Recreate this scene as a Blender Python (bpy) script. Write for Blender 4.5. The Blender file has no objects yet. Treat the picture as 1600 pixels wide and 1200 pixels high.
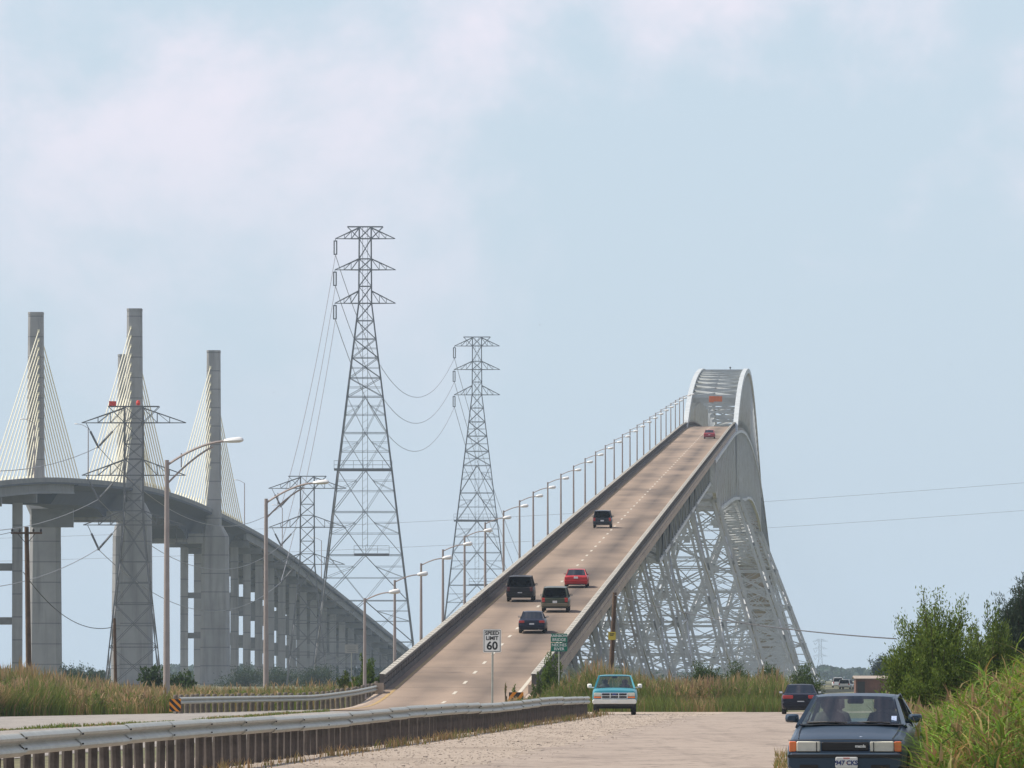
import bpy, bmesh, math, random
import numpy as np
from mathutils import Vector, Matrix
random.seed(7)
rng = np.random.default_rng(11)
SC = bpy.context.scene
COL = SC.collection
R = math.radians

# ------------------------------------------------------------------ camera
FPX = 12200.0                      # focal length in pixels of a 1600 px wide frame
PITCH = math.atan(460.0 / FPX)     # horizon lies 460 px under the middle of the frame
cam_d = bpy.data.cameras.new('camera')
cam = bpy.data.objects.new('camera', cam_d); COL.objects.link(cam)
cam_d.sensor_fit = 'HORIZONTAL'; cam_d.sensor_width = 36.0
cam_d.lens = 36.0 * FPX / 1600.0
cam_d.clip_start = 0.5; cam_d.clip_end = 30000
cam.location = (0, 0, 1.6)
cam.rotation_euler = (math.pi / 2 + PITCH, 0, 0)
SC.camera = cam

# ------------------------------------------------------------------ sky, sun, exposure
SUN_EL, SUN_AZ = R(54), R(-80)      # azimuth from +Y (away from the camera), negative = left
wd = bpy.data.worlds.new('World'); SC.world = wd; wd.use_nodes = True
nt = wd.node_tree; nt.nodes.clear()
def N(t, kind, **kw):
    n = t.nodes.new(kind)
    for k, v in kw.items(): setattr(n, k, v)
    return n
out = N(nt, 'ShaderNodeOutputWorld'); bg = N(nt, 'ShaderNodeBackground')
sky = N(nt, 'ShaderNodeTexSky'); sky.sky_type = 'NISHITA'; sky.sun_disc = False
sky.sun_elevation = SUN_EL; sky.sun_rotation = SUN_AZ
sky.air_density = 1.0; sky.dust_density = 2.2; sky.ozone_density = 2.0; sky.altitude = 0
bg.inputs['Strength'].default_value = 0.10
tc = N(nt, 'ShaderNodeTexCoord')
mp = N(nt, 'ShaderNodeMapping'); mp.inputs['Scale'].default_value = (1.0, 1.0, 1.25)
mp.inputs['Location'].default_value = (6.2715, 2.9375, 4.8765)
n1 = N(nt, 'ShaderNodeTexNoise'); n1.inputs['Scale'].default_value = 22; n1.inputs['Detail'].default_value = 7
n1.inputs['Roughness'].default_value = 0.58; n1.inputs['Distortion'].default_value = 0.15
r1 = N(nt, 'ShaderNodeMapRange'); r1.interpolation_type = 'SMOOTHSTEP'
r1.inputs[1].default_value = 0.42; r1.inputs[2].default_value = 0.68; r1.inputs[3].default_value = 0; r1.inputs[4].default_value = 0.62
# a thin even veil of summer haze over the whole sky, then soft clouds
veil = N(nt, 'ShaderNodeMix'); veil.data_type = 'RGBA'; veil.inputs[0].default_value = 0.78
veil.inputs[7].default_value = (5.6, 6.8, 7.95, 1)
cl = N(nt, 'ShaderNodeMix'); cl.data_type = 'RGBA'
cl.inputs[7].default_value = (9.2, 8.05, 8.9, 1)
nt.links.new(tc.outputs['Generated'], mp.inputs['Vector'])
nt.links.new(mp.outputs['Vector'], n1.inputs['Vector'])
nt.links.new(n1.outputs['Fac'], r1.inputs[0])
nt.links.new(sky.outputs[0], veil.inputs[6])
nt.links.new(veil.outputs[2], cl.inputs[6])
sp0 = N(nt, 'ShaderNodeSeparateXYZ'); nt.links.new(tc.outputs['Generated'], sp0.inputs[0])
vf = N(nt, 'ShaderNodeMapRange'); vf.interpolation_type = 'SMOOTHSTEP'     # haze thins with height, the same all round
for k_, v_ in zip((1, 2, 3, 4), (0.08, 0.75, 0.80, 0.12)): vf.inputs[k_].default_value = v_
nt.links.new(sp0.outputs[2], vf.inputs[0]); nt.links.new(vf.outputs[0], veil.inputs[0])
sp = N(nt, 'ShaderNodeSeparateXYZ'); nt.links.new(tc.outputs['Generated'], sp.inputs[0])
el = N(nt, 'ShaderNodeMapRange'); el.inputs[1].default_value = 0.03; el.inputs[2].default_value = 0.08; el.inputs[3].default_value = 0.12; el.inputs[4].default_value = 1.0
nt.links.new(sp.outputs[2], el.inputs[0])      # clouds low over the horizon drown in the haze all round
mlt = N(nt, 'ShaderNodeMath', operation='MULTIPLY'); nt.links.new(r1.outputs[0], mlt.inputs[0]); nt.links.new(el.outputs[0], mlt.inputs[1])
nt.links.new(mlt.outputs[0], cl.inputs[0])
nt.links.new(cl.outputs[2], bg.inputs['Color'])
nt.links.new(bg.outputs[0], out.inputs['Surface'])
sun_d = bpy.data.lights.new('sun', 'SUN'); sun_d.energy = 4.8; sun_d.angle = R(0.6); sun_d.color = (1.0, 0.93, 0.83)
sun = bpy.data.objects.new('sun', sun_d); COL.objects.link(sun)
to_sun = Vector((math.sin(SUN_AZ) * math.cos(SUN_EL), math.cos(SUN_AZ) * math.cos(SUN_EL), math.sin(SUN_EL)))
sun.rotation_euler = to_sun.to_track_quat('Z', 'Y').to_euler()
sun.location = to_sun * 300
SC.view_settings.view_transform = 'Standard'; SC.view_settings.look = 'None'
SC.view_settings.exposure = 0.2; SC.view_settings.gamma = 1.0; SC.view_settings.use_curve_mapping = False
SC.render.engine = 'CYCLES'
cy = SC.cycles
cy.use_denoising = True; cy.max_bounces = 6; cy.volume_bounces = 1; cy.transparent_max_bounces = 12
cy.diffuse_bounces = 3; cy.glossy_bounces = 3; cy.transmission_bounces = 4
cy.sample_clamp_indirect = 4.0

# ------------------------------------------------------------------ helpers
ORG = {}
def V(*a): return Vector(a)
def pix(px, py, Y):
    """world point at depth Y seen at pixel (px, py) of the 1600x1200 frame"""
    u, v = px - 800.0, 600.0 - py
    t = Y / (FPX * math.cos(PITCH) - v * math.sin(PITCH))
    return Vector((u * t, Y, 1.6 + t * (FPX * math.sin(PITCH) + v * math.cos(PITCH))))
def gx(px, Y): return (px - 800.0) * Y / (FPX * math.cos(PITCH))

class MB:
    def __init__(s): s.v = []; s.f = []
    def add(s, vs, fs):
        b = len(s.v); s.v += [tuple(p) for p in vs]; s.f += [tuple(i + b for i in f) for f in fs]
    def box(s, c, d, rot=None):
        hx, hy, hz = d[0] / 2, d[1] / 2, d[2] / 2
        P = [Vector((sx * hx, sy * hy, sz * hz)) for sx in (-1, 1) for sy in (-1, 1) for sz in (-1, 1)]
        if rot is not None: P = [rot @ p for p in P]
        c = Vector(c)
        s.add([p + c for p in P], [(0, 1, 3, 2), (4, 6, 7, 5), (0, 4, 5, 1), (2, 3, 7, 6), (0, 2, 6, 4), (1, 5, 7, 3)])
        return s
    def beam(s, p, q, w, h=None, up=(0, 0, 1)):
        h = h or w; p = Vector(p); q = Vector(q); d = (q - p)
        if d.length < 1e-6: return s
        d.normalize(); u = Vector(up)
        if abs(d.dot(u)) > 0.98: u = Vector((0, 1, 0)) if abs(d.y) < .9 else Vector((1, 0, 0))
        x = d.cross(u).normalized(); z = x.cross(d).normalized()
        c = [x * (a * w / 2) + z * (b * h / 2) for a, b in ((-1, -1), (1, -1), (1, 1), (-1, 1))]
        s.add([p + k for k in c] + [q + k for k in c], [(3, 2, 1, 0), (4, 5, 6, 7), (0, 1, 5, 4), (1, 2, 6, 5), (2, 3, 7, 6), (3, 0, 4, 7)])
        return s
    def tube(s, p, q, r0, r1=None, n=8, cap=True):
        return s.ptube([p, q], [r0, r0 if r1 is None else r1], n, cap)
    def ptube(s, pts, rs, n=8, cap=True):
        pts = [Vector(p) for p in pts]
        if not hasattr(rs, '__len__'): rs = [rs] * len(pts)
        vs = []; m = len(pts)
        for i, p in enumerate(pts):
            d = (pts[min(i + 1, m - 1)] - pts[max(i - 1, 0)]).normalized()
            u = Vector((0, 0, 1)) if abs(d.z) < .95 else Vector((0, 1, 0))
            x = d.cross(u).normalized(); z = x.cross(d).normalized()
            for k in range(n):
                a = 2 * math.pi * k / n
                vs.append(p + (x * math.cos(a) + z * math.sin(a)) * rs[i])
        fs = []
        for i in range(m - 1):
            for k in range(n):
                k2 = (k + 1) % n
                fs.append((i * n + k, i * n + k2, (i + 1) * n + k2, (i + 1) * n + k))
        if cap:
            fs.append(tuple(range(n))[::-1]); fs.append(tuple((m - 1) * n + k for k in range(n)))
        s.add(vs, fs); return s
    def lathe(s, prof, c, axis='Z', n=16):
        """prof: (radius, along) pairs"""
        c = Vector(c); vs = []
        for r, h in prof:
            for k in range(n):
                a = 2 * math.pi * k / n
                x, y = r * math.cos(a), r * math.sin(a)
                vs.append(c + (Vector((x, y, h)) if axis == 'Z' else Vector((h, x, y)) if axis == 'X' else Vector((x, h, y))))
        fs = []
        for i in range(len(prof) - 1):
            for k in range(n):
                k2 = (k + 1) % n
                fs.append((i * n + k, i * n + k2, (i + 1) * n + k2, (i + 1) * n + k))
        s.add(vs, fs); return s
    def sweep(s, rings, cap=True):
        n = len(rings[0]); vs = [p for r in rings for p in r]; fs = []
        for i in range(len(rings) - 1):
            for k in range(n):
                k2 = (k + 1) % n
                fs.append((i * n + k, i * n + k2, (i + 1) * n + k2, (i + 1) * n + k))
        if cap:
            fs.append(tuple(range(n))[::-1]); fs.append(tuple((len(rings) - 1) * n + k for k in range(n)))
        s.add(vs, fs); return s
    def quad(s, a, b, c, d): s.add([a, b, c, d], [(0, 1, 2, 3)]); return s
    def build(s, name, m, parent=None, smooth=False, kind=None, fix=True):
        o = ORG.get(parent.name, Vector((0, 0, 0))) if parent else Vector((0, 0, 0))
        me = bpy.data.meshes.new(name)
        me.from_pydata([(x - o.x, y - o.y, z - o.z) for x, y, z in s.v], [], s.f)
        if fix:
            bm = bmesh.new(); bm.from_mesh(me); bmesh.ops.recalc_face_normals(bm, faces=bm.faces); bm.to_mesh(me); bm.free()
        if smooth:
            me.shade_smooth(); me.set_sharp_from_angle(angle=R(40))
        me.materials.append(m)
        ob = bpy.data.objects.new(name, me); COL.objects.link(ob)
        if parent: ob.parent = parent; ORG[ob.name] = o
        if kind: ob['kind'] = kind
        return ob

def empty(name, loc=(0, 0, 0)):
    e = bpy.data.objects.new(name, None); COL.objects.link(e); e.location = loc; e.empty_display_size = .5
    ORG[e.name] = Vector(loc); return e
def tag(o, label, cat, group=None):
    o['label'] = label; o['category'] = cat
    if group: o['group'] = group
    return o
def struct(o): o['kind'] = 'structure'; return o
def copy_tree(o, parent=None):
    c = o.copy(); COL.objects.link(c)
    if parent: c.parent = parent
    for ch in list(o.children): copy_tree(ch, c)
    return c
def textmesh(name, s, size, m, parent, mat4, extrude=.004, bold=.0):
    cu = bpy.data.curves.new(name, 'FONT'); cu.body = s; cu.size = size; cu.extrude = extrude; cu.align_x = 'CENTER'; cu.align_y = 'CENTER'
    cu.offset = bold; cu.resolution_u = 3
    t = bpy.data.objects.new(name + '_tmp', cu); COL.objects.link(t)
    dg = bpy.context.evaluated_depsgraph_get()
    me = bpy.data.meshes.new_from_object(t.evaluated_get(dg))
    bpy.data.objects.remove(t); bpy.data.curves.remove(cu)
    me.transform(mat4); me.materials.clear(); me.materials.append(m); me.name = name
    ob = bpy.data.objects.new(name, me); COL.objects.link(ob); ob.parent = parent
    return ob

# ------------------------------------------------------------------ materials
def mat(name, col, rough=.6, metal=0., var=.12, scale=4., bump=0., coat=0., stain=None, spec=.5, em=None, bands=None):
    m = bpy.data.materials.new(name); m.use_nodes = True
    t = m.node_tree; b = t.nodes['Principled BSDF']
    b.inputs['Roughness'].default_value = rough; b.inputs['Metallic'].default_value = metal
    b.inputs['Coat Weight'].default_value = coat; b.inputs['Coat Roughness'].default_value = .06
    b.inputs['Specular IOR Level'].default_value = spec
    c = N(t, 'ShaderNodeTexCoord'); n = N(t, 'ShaderNodeTexNoise')
    n.inputs['Scale'].default_value = scale; n.inputs['Detail'].default_value = 6; n.inputs['Roughness'].default_value = .6
    t.links.new(c.outputs['Object'], n.inputs['Vector'])
    rp = N(t, 'ShaderNodeValToRGB')
    rp.color_ramp.elements[0].position = .3; rp.color_ramp.elements[1].position = .7
    rp.color_ramp.elements[0].color = (*[max(0, k * (1 - var)) for k in col], 1)
    rp.color_ramp.elements[1].color = (*[min(1, k * (1 + var)) for k in col], 1)
    t.links.new(n.outputs['Fac'], rp.inputs['Fac']); last = rp.outputs['Color']
    if stain:   # (colour, noise scale xyz, threshold, strength)
        mp = N(t, 'ShaderNodeMapping'); mp.inputs['Scale'].default_value = stain[1]
        n2 = N(t, 'ShaderNodeTexNoise'); n2.inputs['Scale'].default_value = 1; n2.inputs['Detail'].default_value = 5; n2.inputs['Roughness'].default_value = .6
        t.links.new(c.outputs['Object'], mp.inputs['Vector']); t.links.new(mp.outputs[0], n2.inputs['Vector'])
        mr = N(t, 'ShaderNodeMapRange'); mr.inputs[1].default_value = stain[2]; mr.inputs[2].default_value = stain[2] + .2; mr.inputs[4].default_value = stain[3]
        mx = N(t, 'ShaderNodeMix'); mx.data_type = 'RGBA'; mx.inputs[7].default_value = (*stain[0], 1)
        t.links.new(n2.outputs['Fac'], mr.inputs[0]); t.links.new(mr.outputs[0], mx.inputs[0]); t.links.new(last, mx.inputs[6]); last = mx.outputs[2]
    if bands:   # horizontal pour joints: (spacing, width, colour)
        sz = N(t, 'ShaderNodeSeparateXYZ'); t.links.new(c.outputs['Object'], sz.inputs[0])
        mo = N(t, 'ShaderNodeMath', operation='FLOORED_MODULO'); mo.inputs[1].default_value = bands[0]; t.links.new(sz.outputs[2], mo.inputs[0])
        lt_ = N(t, 'ShaderNodeMath', operation='LESS_THAN'); lt_.inputs[1].default_value = bands[1]; t.links.new(mo.outputs[0], lt_.inputs[0])
        ml = N(t, 'ShaderNodeMath', operation='MULTIPLY'); ml.inputs[1].default_value = .6; t.links.new(lt_.outputs[0], ml.inputs[0])
        mx = N(t, 'ShaderNodeMix'); mx.data_type = 'RGBA'; mx.inputs[7].default_value = (*bands[2], 1)
        t.links.new(ml.outputs[0], mx.inputs[0]); t.links.new(last, mx.inputs[6]); last = mx.outputs[2]
    t.links.new(last, b.inputs['Base Color'])
    if bump:
        bp = N(t, 'ShaderNodeBump'); bp.inputs['Strength'].default_value = bump; bp.inputs['Distance'].default_value = .05
        t.links.new(n.outputs['Fac'], bp.inputs['Height']); t.links.new(bp.outputs[0], b.inputs['Normal'])
    if em: b.inputs['Emission Color'].default_value = (*em[0], 1); b.inputs['Emission Strength'].default_value = em[1]
    return m

M = {}
M['ground'] = mat('ground_earth', (.115, .105, .05), .95, var=.5, scale=.25, bump=.3, stain=((.07, .10, .025), (.08, .08, .08), .5, .8))
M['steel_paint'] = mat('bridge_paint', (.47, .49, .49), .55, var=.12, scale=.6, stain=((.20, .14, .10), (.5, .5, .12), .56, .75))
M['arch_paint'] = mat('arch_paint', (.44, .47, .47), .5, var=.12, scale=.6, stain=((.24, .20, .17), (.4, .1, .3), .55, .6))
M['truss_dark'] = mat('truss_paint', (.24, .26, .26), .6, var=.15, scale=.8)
M['fascia'] = mat('deck_edge_concrete', (.40, .315, .24), .85, var=.15, scale=.5, stain=((.17, .15, .13), (.5, .12, .6), .55, .6))
M['rail_conc_shaded'] = mat('bridge_railing_shaded', (.105, .09, .078), .85, var=.3, scale=.7)  # railing concrete darkened: shade on its side faces is in the colour
M['rail_lit_top'] = mat('bridge_rail_lit_cap', (.36, .34, .29), .7, var=.15, scale=.7)  # same railing in a pale tone: sunlight on the rail top is painted in
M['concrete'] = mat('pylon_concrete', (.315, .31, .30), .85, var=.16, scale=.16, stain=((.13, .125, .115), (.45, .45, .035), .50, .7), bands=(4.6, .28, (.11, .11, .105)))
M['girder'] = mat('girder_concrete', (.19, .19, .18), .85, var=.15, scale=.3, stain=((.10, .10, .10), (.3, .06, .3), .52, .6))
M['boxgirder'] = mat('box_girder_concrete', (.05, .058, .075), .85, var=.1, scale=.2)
M['cable'] = mat('stay_sheath', (.72, .68, .50), .45, var=.05)
M['lattice'] = mat('weathered_lattice_steel', (.16, .165, .17), .6, .3, var=.2)
M['lattice_far'] = M['lattice']
M['galv'] = mat('galvanised_steel', (.36, .365, .32), .45, .45, var=.15, scale=2.5, stain=((.28, .23, .17), (.7, .7, 2.), .6, .6))
M['lampgrey'] = mat('lamp_pole_steel', (.34, .29, .27), .55, .2, var=.12, scale=2)
M['lamphead'] = mat('lamp_head_shell', (.72, .72, .70), .4, var=.05)
M['wood_post'] = mat('creosoted_post', (.085, .07, .06), .9, var=.45, scale=3, bump=.3)
M['rail_post'] = mat('weathered_rail_post', (.15, .125, .10), .9, var=.4, scale=3, bump=.2)
M['wood_pole'] = mat('utility_pole_wood', (.10, .062, .04), .9, var=.35, scale=3)
M['wire'] = mat('wire', (.05, .05, .055), .6, var=.05)
M['wire_far'] = mat('aluminium_wire', (.22, .22, .23), .5, .2, var=.05)
M['rubber'] = mat('tyre_rubber', (.018, .018, .018), .85, var=.2, scale=8)
M['rim'] = mat('wheel_rim', (.35, .35, .36), .35, .8, var=.08)
M['black'] = mat('black_plastic', (.016, .016, .017), .55, var=.2, scale=10)
M['chrome'] = mat('chrome', (.78, .78, .78), .15, 1., var=.03)
M['bumper_chrome'] = mat('bumper_steel', (.74, .72, .66), .3, .45, var=.05)
M['dark_grille'] = mat('grille_black', (.01, .01, .012), .4, var=.1)
M['lens'] = mat('headlight_lens', (.62, .60, .50), .12, var=.08, scale=14, coat=.5)
M['amber'] = mat('amber_lens', (.75, .17, .03), .2, var=.08, coat=.5)
M['tail'] = mat('tail_lens', (.42, .025, .022), .22, var=.1, coat=.5)
M['tail_dark'] = mat('dark_tail_lens', (.10, .012, .012), .3, var=.1)
M['plate'] = mat('plate_white', (.72, .72, .70), .5, var=.05)
M['plateblue'] = mat('plate_ink', (.03, .05, .18), .5, var=.05)
M['platered'] = mat('plate_red', (.55, .06, .05), .5, var=.05)
M['seat'] = mat('seat_cloth', (.085, .08, .085), .9, var=.15, scale=12)
M['signwhite'] = mat('sign_white', (.84, .83, .78), .45, var=.04)
M['signblack'] = mat('sign_black', (.012, .012, .012), .5, var=.05)
M['signgreen'] = mat('sign_green', (.0, .17, .10), .45, var=.06)
M['signyellow'] = mat('sign_yellow', (.62, .46, .05), .5, var=.1)
M['signback'] = mat('sign_faded', (.42, .41, .38), .5, .2, var=.12, scale=6)
M['signorange'] = mat('sign_orange', (.80, .27, .01), .5, var=.06)
M['orange_tarp'] = mat('orange_tarp', (.62, .16, .05), .7, var=.15)
M['redflag'] = mat('red_marker', (.7, .05, .03), .6, var=.1)
M['markwhite'] = mat('lane_paint_white', (.48, .44, .36), .7, var=.12, scale=3)
M['markyellow'] = mat('lane_paint_yellow', (.33, .22, .08), .75, var=.25, scale=1.5)
M['rock'] = mat('limestone_rock', (.34, .285, .235), .9, var=.45, scale=3)
M['bark'] = mat('bark', (.07, .052, .038), .95, var=.3, scale=6)
M['shed'] = mat('weathered_red_brown_boards', (.17, .085, .062), .9, var=.3, scale=.8, stain=((.10, .06, .05), (3, 3, .3), .5, .6))
M['shedroof'] = mat('shed_roof_tin', (.36, .30, .24), .6, .3, var=.2)
M['bird'] = mat('bird_plumage', (.04, .04, .045), .8, var=.2)
M['sticker'] = mat('inspection_sticker', (.45, .55, .75), .5, var=.3, scale=40)

def paint(name, col, rough=.32, metal=.25):
    return mat(name, col, rough + .05, metal * .4, var=.08, scale=1.2, coat=.08, spec=.28)

def road_mat(name, base, dark, tracks=None, gravel=0.):
    m = bpy.data.materials.new(name); m.use_nodes = True
    t = m.node_tree; b = t.nodes['Principled BSDF']; b.inputs['Roughness'].default_value = .9; b.inputs['Specular IOR Level'].default_value = .25
    c = N(t, 'ShaderNodeTexCoord')
    def noise(scale, sx=1, sy=1, det=6, ro=.6):
        mp = N(t, 'ShaderNodeMapping'); mp.inputs['Scale'].default_value = (sx, sy, 1)
        n = N(t, 'ShaderNodeTexNoise'); n.inputs['Scale'].default_value = scale; n.inputs['Detail'].default_value = det; n.inputs['Roughness'].default_value = ro
        t.links.new(c.outputs['Object'], mp.inputs[0]); t.links.new(mp.outputs[0], n.inputs['Vector']); return n.outputs['Fac']
    def rng_(src, a, b_, lo, hi):
        r = N(t, 'ShaderNodeMapRange'); r.inputs[1].default_value = a; r.inputs[2].default_value = b_; r.inputs[3].default_value = lo; r.inputs[4].default_value = hi
        t.links.new(src, r.inputs[0]); return r.outputs[0]
    def mix(fac, a, colr):
        x = N(t, 'ShaderNodeMix'); x.data_type = 'RGBA'; x.inputs[7].default_value = (*colr, 1)
        t.links.new(fac, x.inputs[0]); t.links.new(a, x.inputs[6]); return x.outputs[2]
    rp = N(t, 'ShaderNodeValToRGB'); rp.color_ramp.elements[0].position = .25; rp.color_ramp.elements[1].position = .75
    rp.color_ramp.elements[0].color = (*[k * .86 for k in base], 1); rp.color_ramp.elements[1].color = (*[k * 1.12 for k in base], 1)
    fine = noise(9 if gravel else 2.5, det=8, ro=.75)
    t.links.new(fine, rp.inputs['Fac']); last = rp.outputs['Color']
    if tracks:   # oil and tyre tracks that run along the carriageway, in a strip coordinate stored per vertex
        at = N(t, 'ShaderNodeAttribute'); at.attribute_name = 'lane'
        sep = N(t, 'ShaderNodeSeparateXYZ'); t.links.new(at.outputs['Vector'], sep.inputs[0])
        for off, wdt, st in tracks:
            s1 = N(t, 'ShaderNodeMath', operation='SUBTRACT'); s1.inputs[1].default_value = off; t.links.new(sep.outputs[0], s1.inputs[0])
            s2 = N(t, 'ShaderNodeMath', operation='ABSOLUTE'); t.links.new(s1.outputs[0], s2.inputs[0])
            w = rng_(s2.outputs[0], 0, wdt, st, 0)
            mu = N(t, 'ShaderNodeMath', operation='MULTIPLY'); t.links.new(w, mu.inputs[0])
            t.links.new(rng_(noise(1, .05, .012, 3), .35, .6, .4, 1), mu.inputs[1])
            last = mix(mu.outputs[0], last, dark)
        # worn bands across the slab joints
        comb = N(t, 'ShaderNodeMapping'); comb.inputs['Scale'].default_value = (.10, .028, 1); t.links.new(at.outputs['Vector'], comb.inputs[0])
        nb = N(t, 'ShaderNodeTexNoise'); nb.inputs['Scale'].default_value = 1; nb.inputs['Detail'].default_value = 4; nb.inputs['Roughness'].default_value = .55
        t.links.new(comb.outputs[0], nb.inputs['Vector'])
        last = mix(rng_(nb.outputs['Fac'], .46, .68, 0, .7), last, dark)
        # expansion joints
        sy = N(t, 'ShaderNodeMath', operation='MODULO'); sy.inputs[1].default_value = 24.0; t.links.new(sep.outputs[1], sy.inputs[0])
        last = mix(rng_(sy.outputs[0], 0, .5, .75, 0), last, dark)
    else:
        last = mix(rng_(noise(.35, 1, .25), .5, .72, 0, .6), last, dark)
        last = mix(rng_(noise(1.3, 1, .5, 8, .7), .54, .68, 0, .6), last, dark)
        last = mix(rng_(noise(.9, 1, .03, 4, .6), .55, .7, 0, .45), last, dark)
        if not gravel:   # alligator cracks
            mpv = N(t, 'ShaderNodeMapping'); mpv.inputs['Scale'].default_value = (1, .35, 1); vo = N(t, 'ShaderNodeTexVoronoi'); vo.feature = 'DISTANCE_TO_EDGE'; vo.inputs['Scale'].default_value = .55
            wn = N(t, 'ShaderNodeTexNoise'); wn.inputs['Scale'].default_value = 1.5; va = N(t, 'ShaderNodeVectorMath', operation='ADD')
            t.links.new(c.outputs['Object'], wn.inputs['Vector']); t.links.new(c.outputs['Object'], va.inputs[0]); t.links.new(wn.outputs['Color'], va.inputs[1]); t.links.new(va.outputs[0], mpv.inputs[0]); t.links.new(mpv.outputs[0], vo.inputs['Vector'])
            last = mix(rng_(vo.outputs['Distance'], 0, .03, .75, 0), last, [k * .5 for k in dark])
    t.links.new(last, b.inputs['Base Color'])
    bp = N(t, 'ShaderNodeBump'); bp.inputs['Strength'].default_value = .35 + gravel; bp.inputs['Distance'].default_value = .03 + gravel * .05
    t.links.new(fine, bp.inputs['Height']); t.links.new(bp.outputs[0], b.inputs['Normal'])
    return m
M['bridge_road'] = road_mat('bridge_pavement', (.285, .215, .16), (.075, .06, .05), tracks=[(1.7, 1.7, .95), (-1.75, 1.5, .6)])
M['service_road'] = road_mat('service_road_asphalt', (.30, .248, .205), (.16, .128, .108))
M['highway'] = road_mat('highway_asphalt', (.27, .25, .225), (.17, .155, .14))
M['gravel'] = road_mat('shell_gravel', (.38, .315, .255), (.19, .15, .115), gravel=.6)

def glass_mat(name, tint=(.55, .62, .60), refl=.12, gcol=1.):
    m = bpy.data.materials.new(name); m.use_nodes = True; t = m.node_tree; t.nodes.remove(t.nodes['Principled BSDF'])
    o = t.nodes['Material Output']; tr = N(t, 'ShaderNodeBsdfTransparent'); tr.inputs[0].default_value = (*tint, 1)
    gl = N(t, 'ShaderNodeBsdfGlossy'); gl.inputs['Roughness'].default_value = .03; gl.inputs['Color'].default_value = (.9 * gcol, .95 * gcol, gcol, 1)
    fr = N(t, 'ShaderNodeFresnel'); fr.inputs[0].default_value = 1.5
    nz = N(t, 'ShaderNodeTexNoise'); nz.inputs['Scale'].default_value = 5; bp = N(t, 'ShaderNodeBump'); bp.inputs['Strength'].default_value = .02
    t.links.new(nz.outputs['Fac'], bp.inputs['Height']); t.links.new(bp.outputs[0], gl.inputs['Normal'])
    ad = N(t, 'ShaderNodeMath', operation='ADD'); ad.inputs[1].default_value = refl; t.links.new(fr.outputs[0], ad.inputs[0])
    mx = N(t, 'ShaderNodeMixShader'); t.links.new(ad.outputs[0], mx.inputs[0]); t.links.new(tr.outputs[0], mx.inputs[1]); t.links.new(gl.outputs[0], mx.inputs[2])
    t.links.new(mx.outputs[0], o.inputs['Surface']); return m
M['glass'] = glass_mat('windscreen_glass', (.74, .84, .78), .07, .8)
M['glass_dark'] = glass_mat('tinted_glass', (.08, .09, .095), .0, .14)

def leaf_mat(name, rough=.7):
    m = bpy.data.materials.new(name); m.use_nodes = True; t = m.node_tree; b = t.nodes['Principled BSDF']
    at = N(t, 'ShaderNodeAttribute'); at.attribute_name = 'tint'
    b.inputs['Roughness'].default_value = rough; b.inputs['Specular IOR Level'].default_value = .25
    t.links.new(at.outputs['Color'], b.inputs['Base Color'])
    o = t.nodes['Material Output']; tl = N(t, 'ShaderNodeBsdfTranslucent'); mx = N(t, 'ShaderNodeMixShader'); mx.inputs[0].default_value = .3
    hs = N(t, 'ShaderNodeHueSaturation'); hs.inputs['Value'].default_value = 1.25; hs.inputs['Hue'].default_value = .49
    t.links.new(at.outputs['Color'], hs.inputs['Color']); t.links.new(hs.outputs[0], tl.inputs[0])
    t.links.new(b.outputs[0], mx.inputs[1]); t.links.new(tl.outputs[0], mx.inputs[2]); t.links.new(mx.outputs[0], o.inputs['Surface'])
    return m
M['leaf'] = leaf_mat('foliage')

# ================================================================== STRUCTURE
# ---- ground sheet
mb = MB(); ys = [-40, 60, 200, 400, 900, 2000, 4500, 9000]; xs = [-5000, -900, -200, -60, 0, 60, 200, 900, 5000]
for j in range(len(ys) - 1):
    for i in range(len(xs) - 1):
        mb.quad((xs[i], ys[j], 0), (xs[i + 1], ys[j], 0), (xs[i + 1], ys[j + 1], 0), (xs[i], ys[j + 1], 0))
g = struct(mb.build('ground', M['ground'], fix=False))

def sheet(name, left, right, z, m):
    mb = MB(); n = len(left)
    for i in range(n - 1):
        a, b, c, d = left[i], right[i], right[i + 1], left[i + 1]
        mb.quad((a[0], a[1], z), (b[0], b[1], z), (c[0], c[1], z), (d[0], d[1], z))
    return struct(mb.build(name, m, fix=False))

def rail_x(Y): return -6.68 + .0431 * (Y - 104.3)
# gravel verge between the guard rail and the service road
sheet('gravel_shoulder', [(rail_x(y) - 2.0, y) for y in (60, 150, 250, 352, 372)], [(rail_x(y) + 6.3, y) for y in (60, 150, 250, 352, 372)], .004, M['gravel'])
# service road; bends away to the right behind the parked cars
sheet('service_road', [(rail_x(y) + 4.3 + (.9 if y > 330 else 0) + random.uniform(-.35, .35), y) for y in [40 + 2.5 * k for k in range(121)]] + [(10.2, 366), (16, 374), (24, 420), (40, 600), (75, 1200), (150, 2500)],
      [(float(np.interp(y, [40, 120, 240, 340], [3.3, 4.3, 8.7, 13.6])) + random.uniform(-.12, .12), y) for y in [40 + 2.5 * k for k in range(121)]] + [(15.6, 360), (20, 366), (30, 415), (47, 600), (83, 1200), (160, 2500)], .009, M['service_road'])
# highway that runs up to the bridge
hl = [(-7.2, 431), (-8.0, 420), (-10.2, 395), (-12.8, 374), (-15.2, 355), (-21.6, 322), (-32, 280), (-47, 220), (-75, 120)]
hr = [(1.35, 431), (1.3, 420), (1.0, 395), (.5, 374), (0, 355), (-1.2, 322), (-3, 280), (-6, 220), (-12, 120)]
sheet('highway', hl, hr, .013, M['highway'])
sheet('ground_far_lot', [(20, 430), (34, 620), (60, 1150)], [(34, 430), (62, 620), (110, 1150)], .005, M['gravel'])

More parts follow.
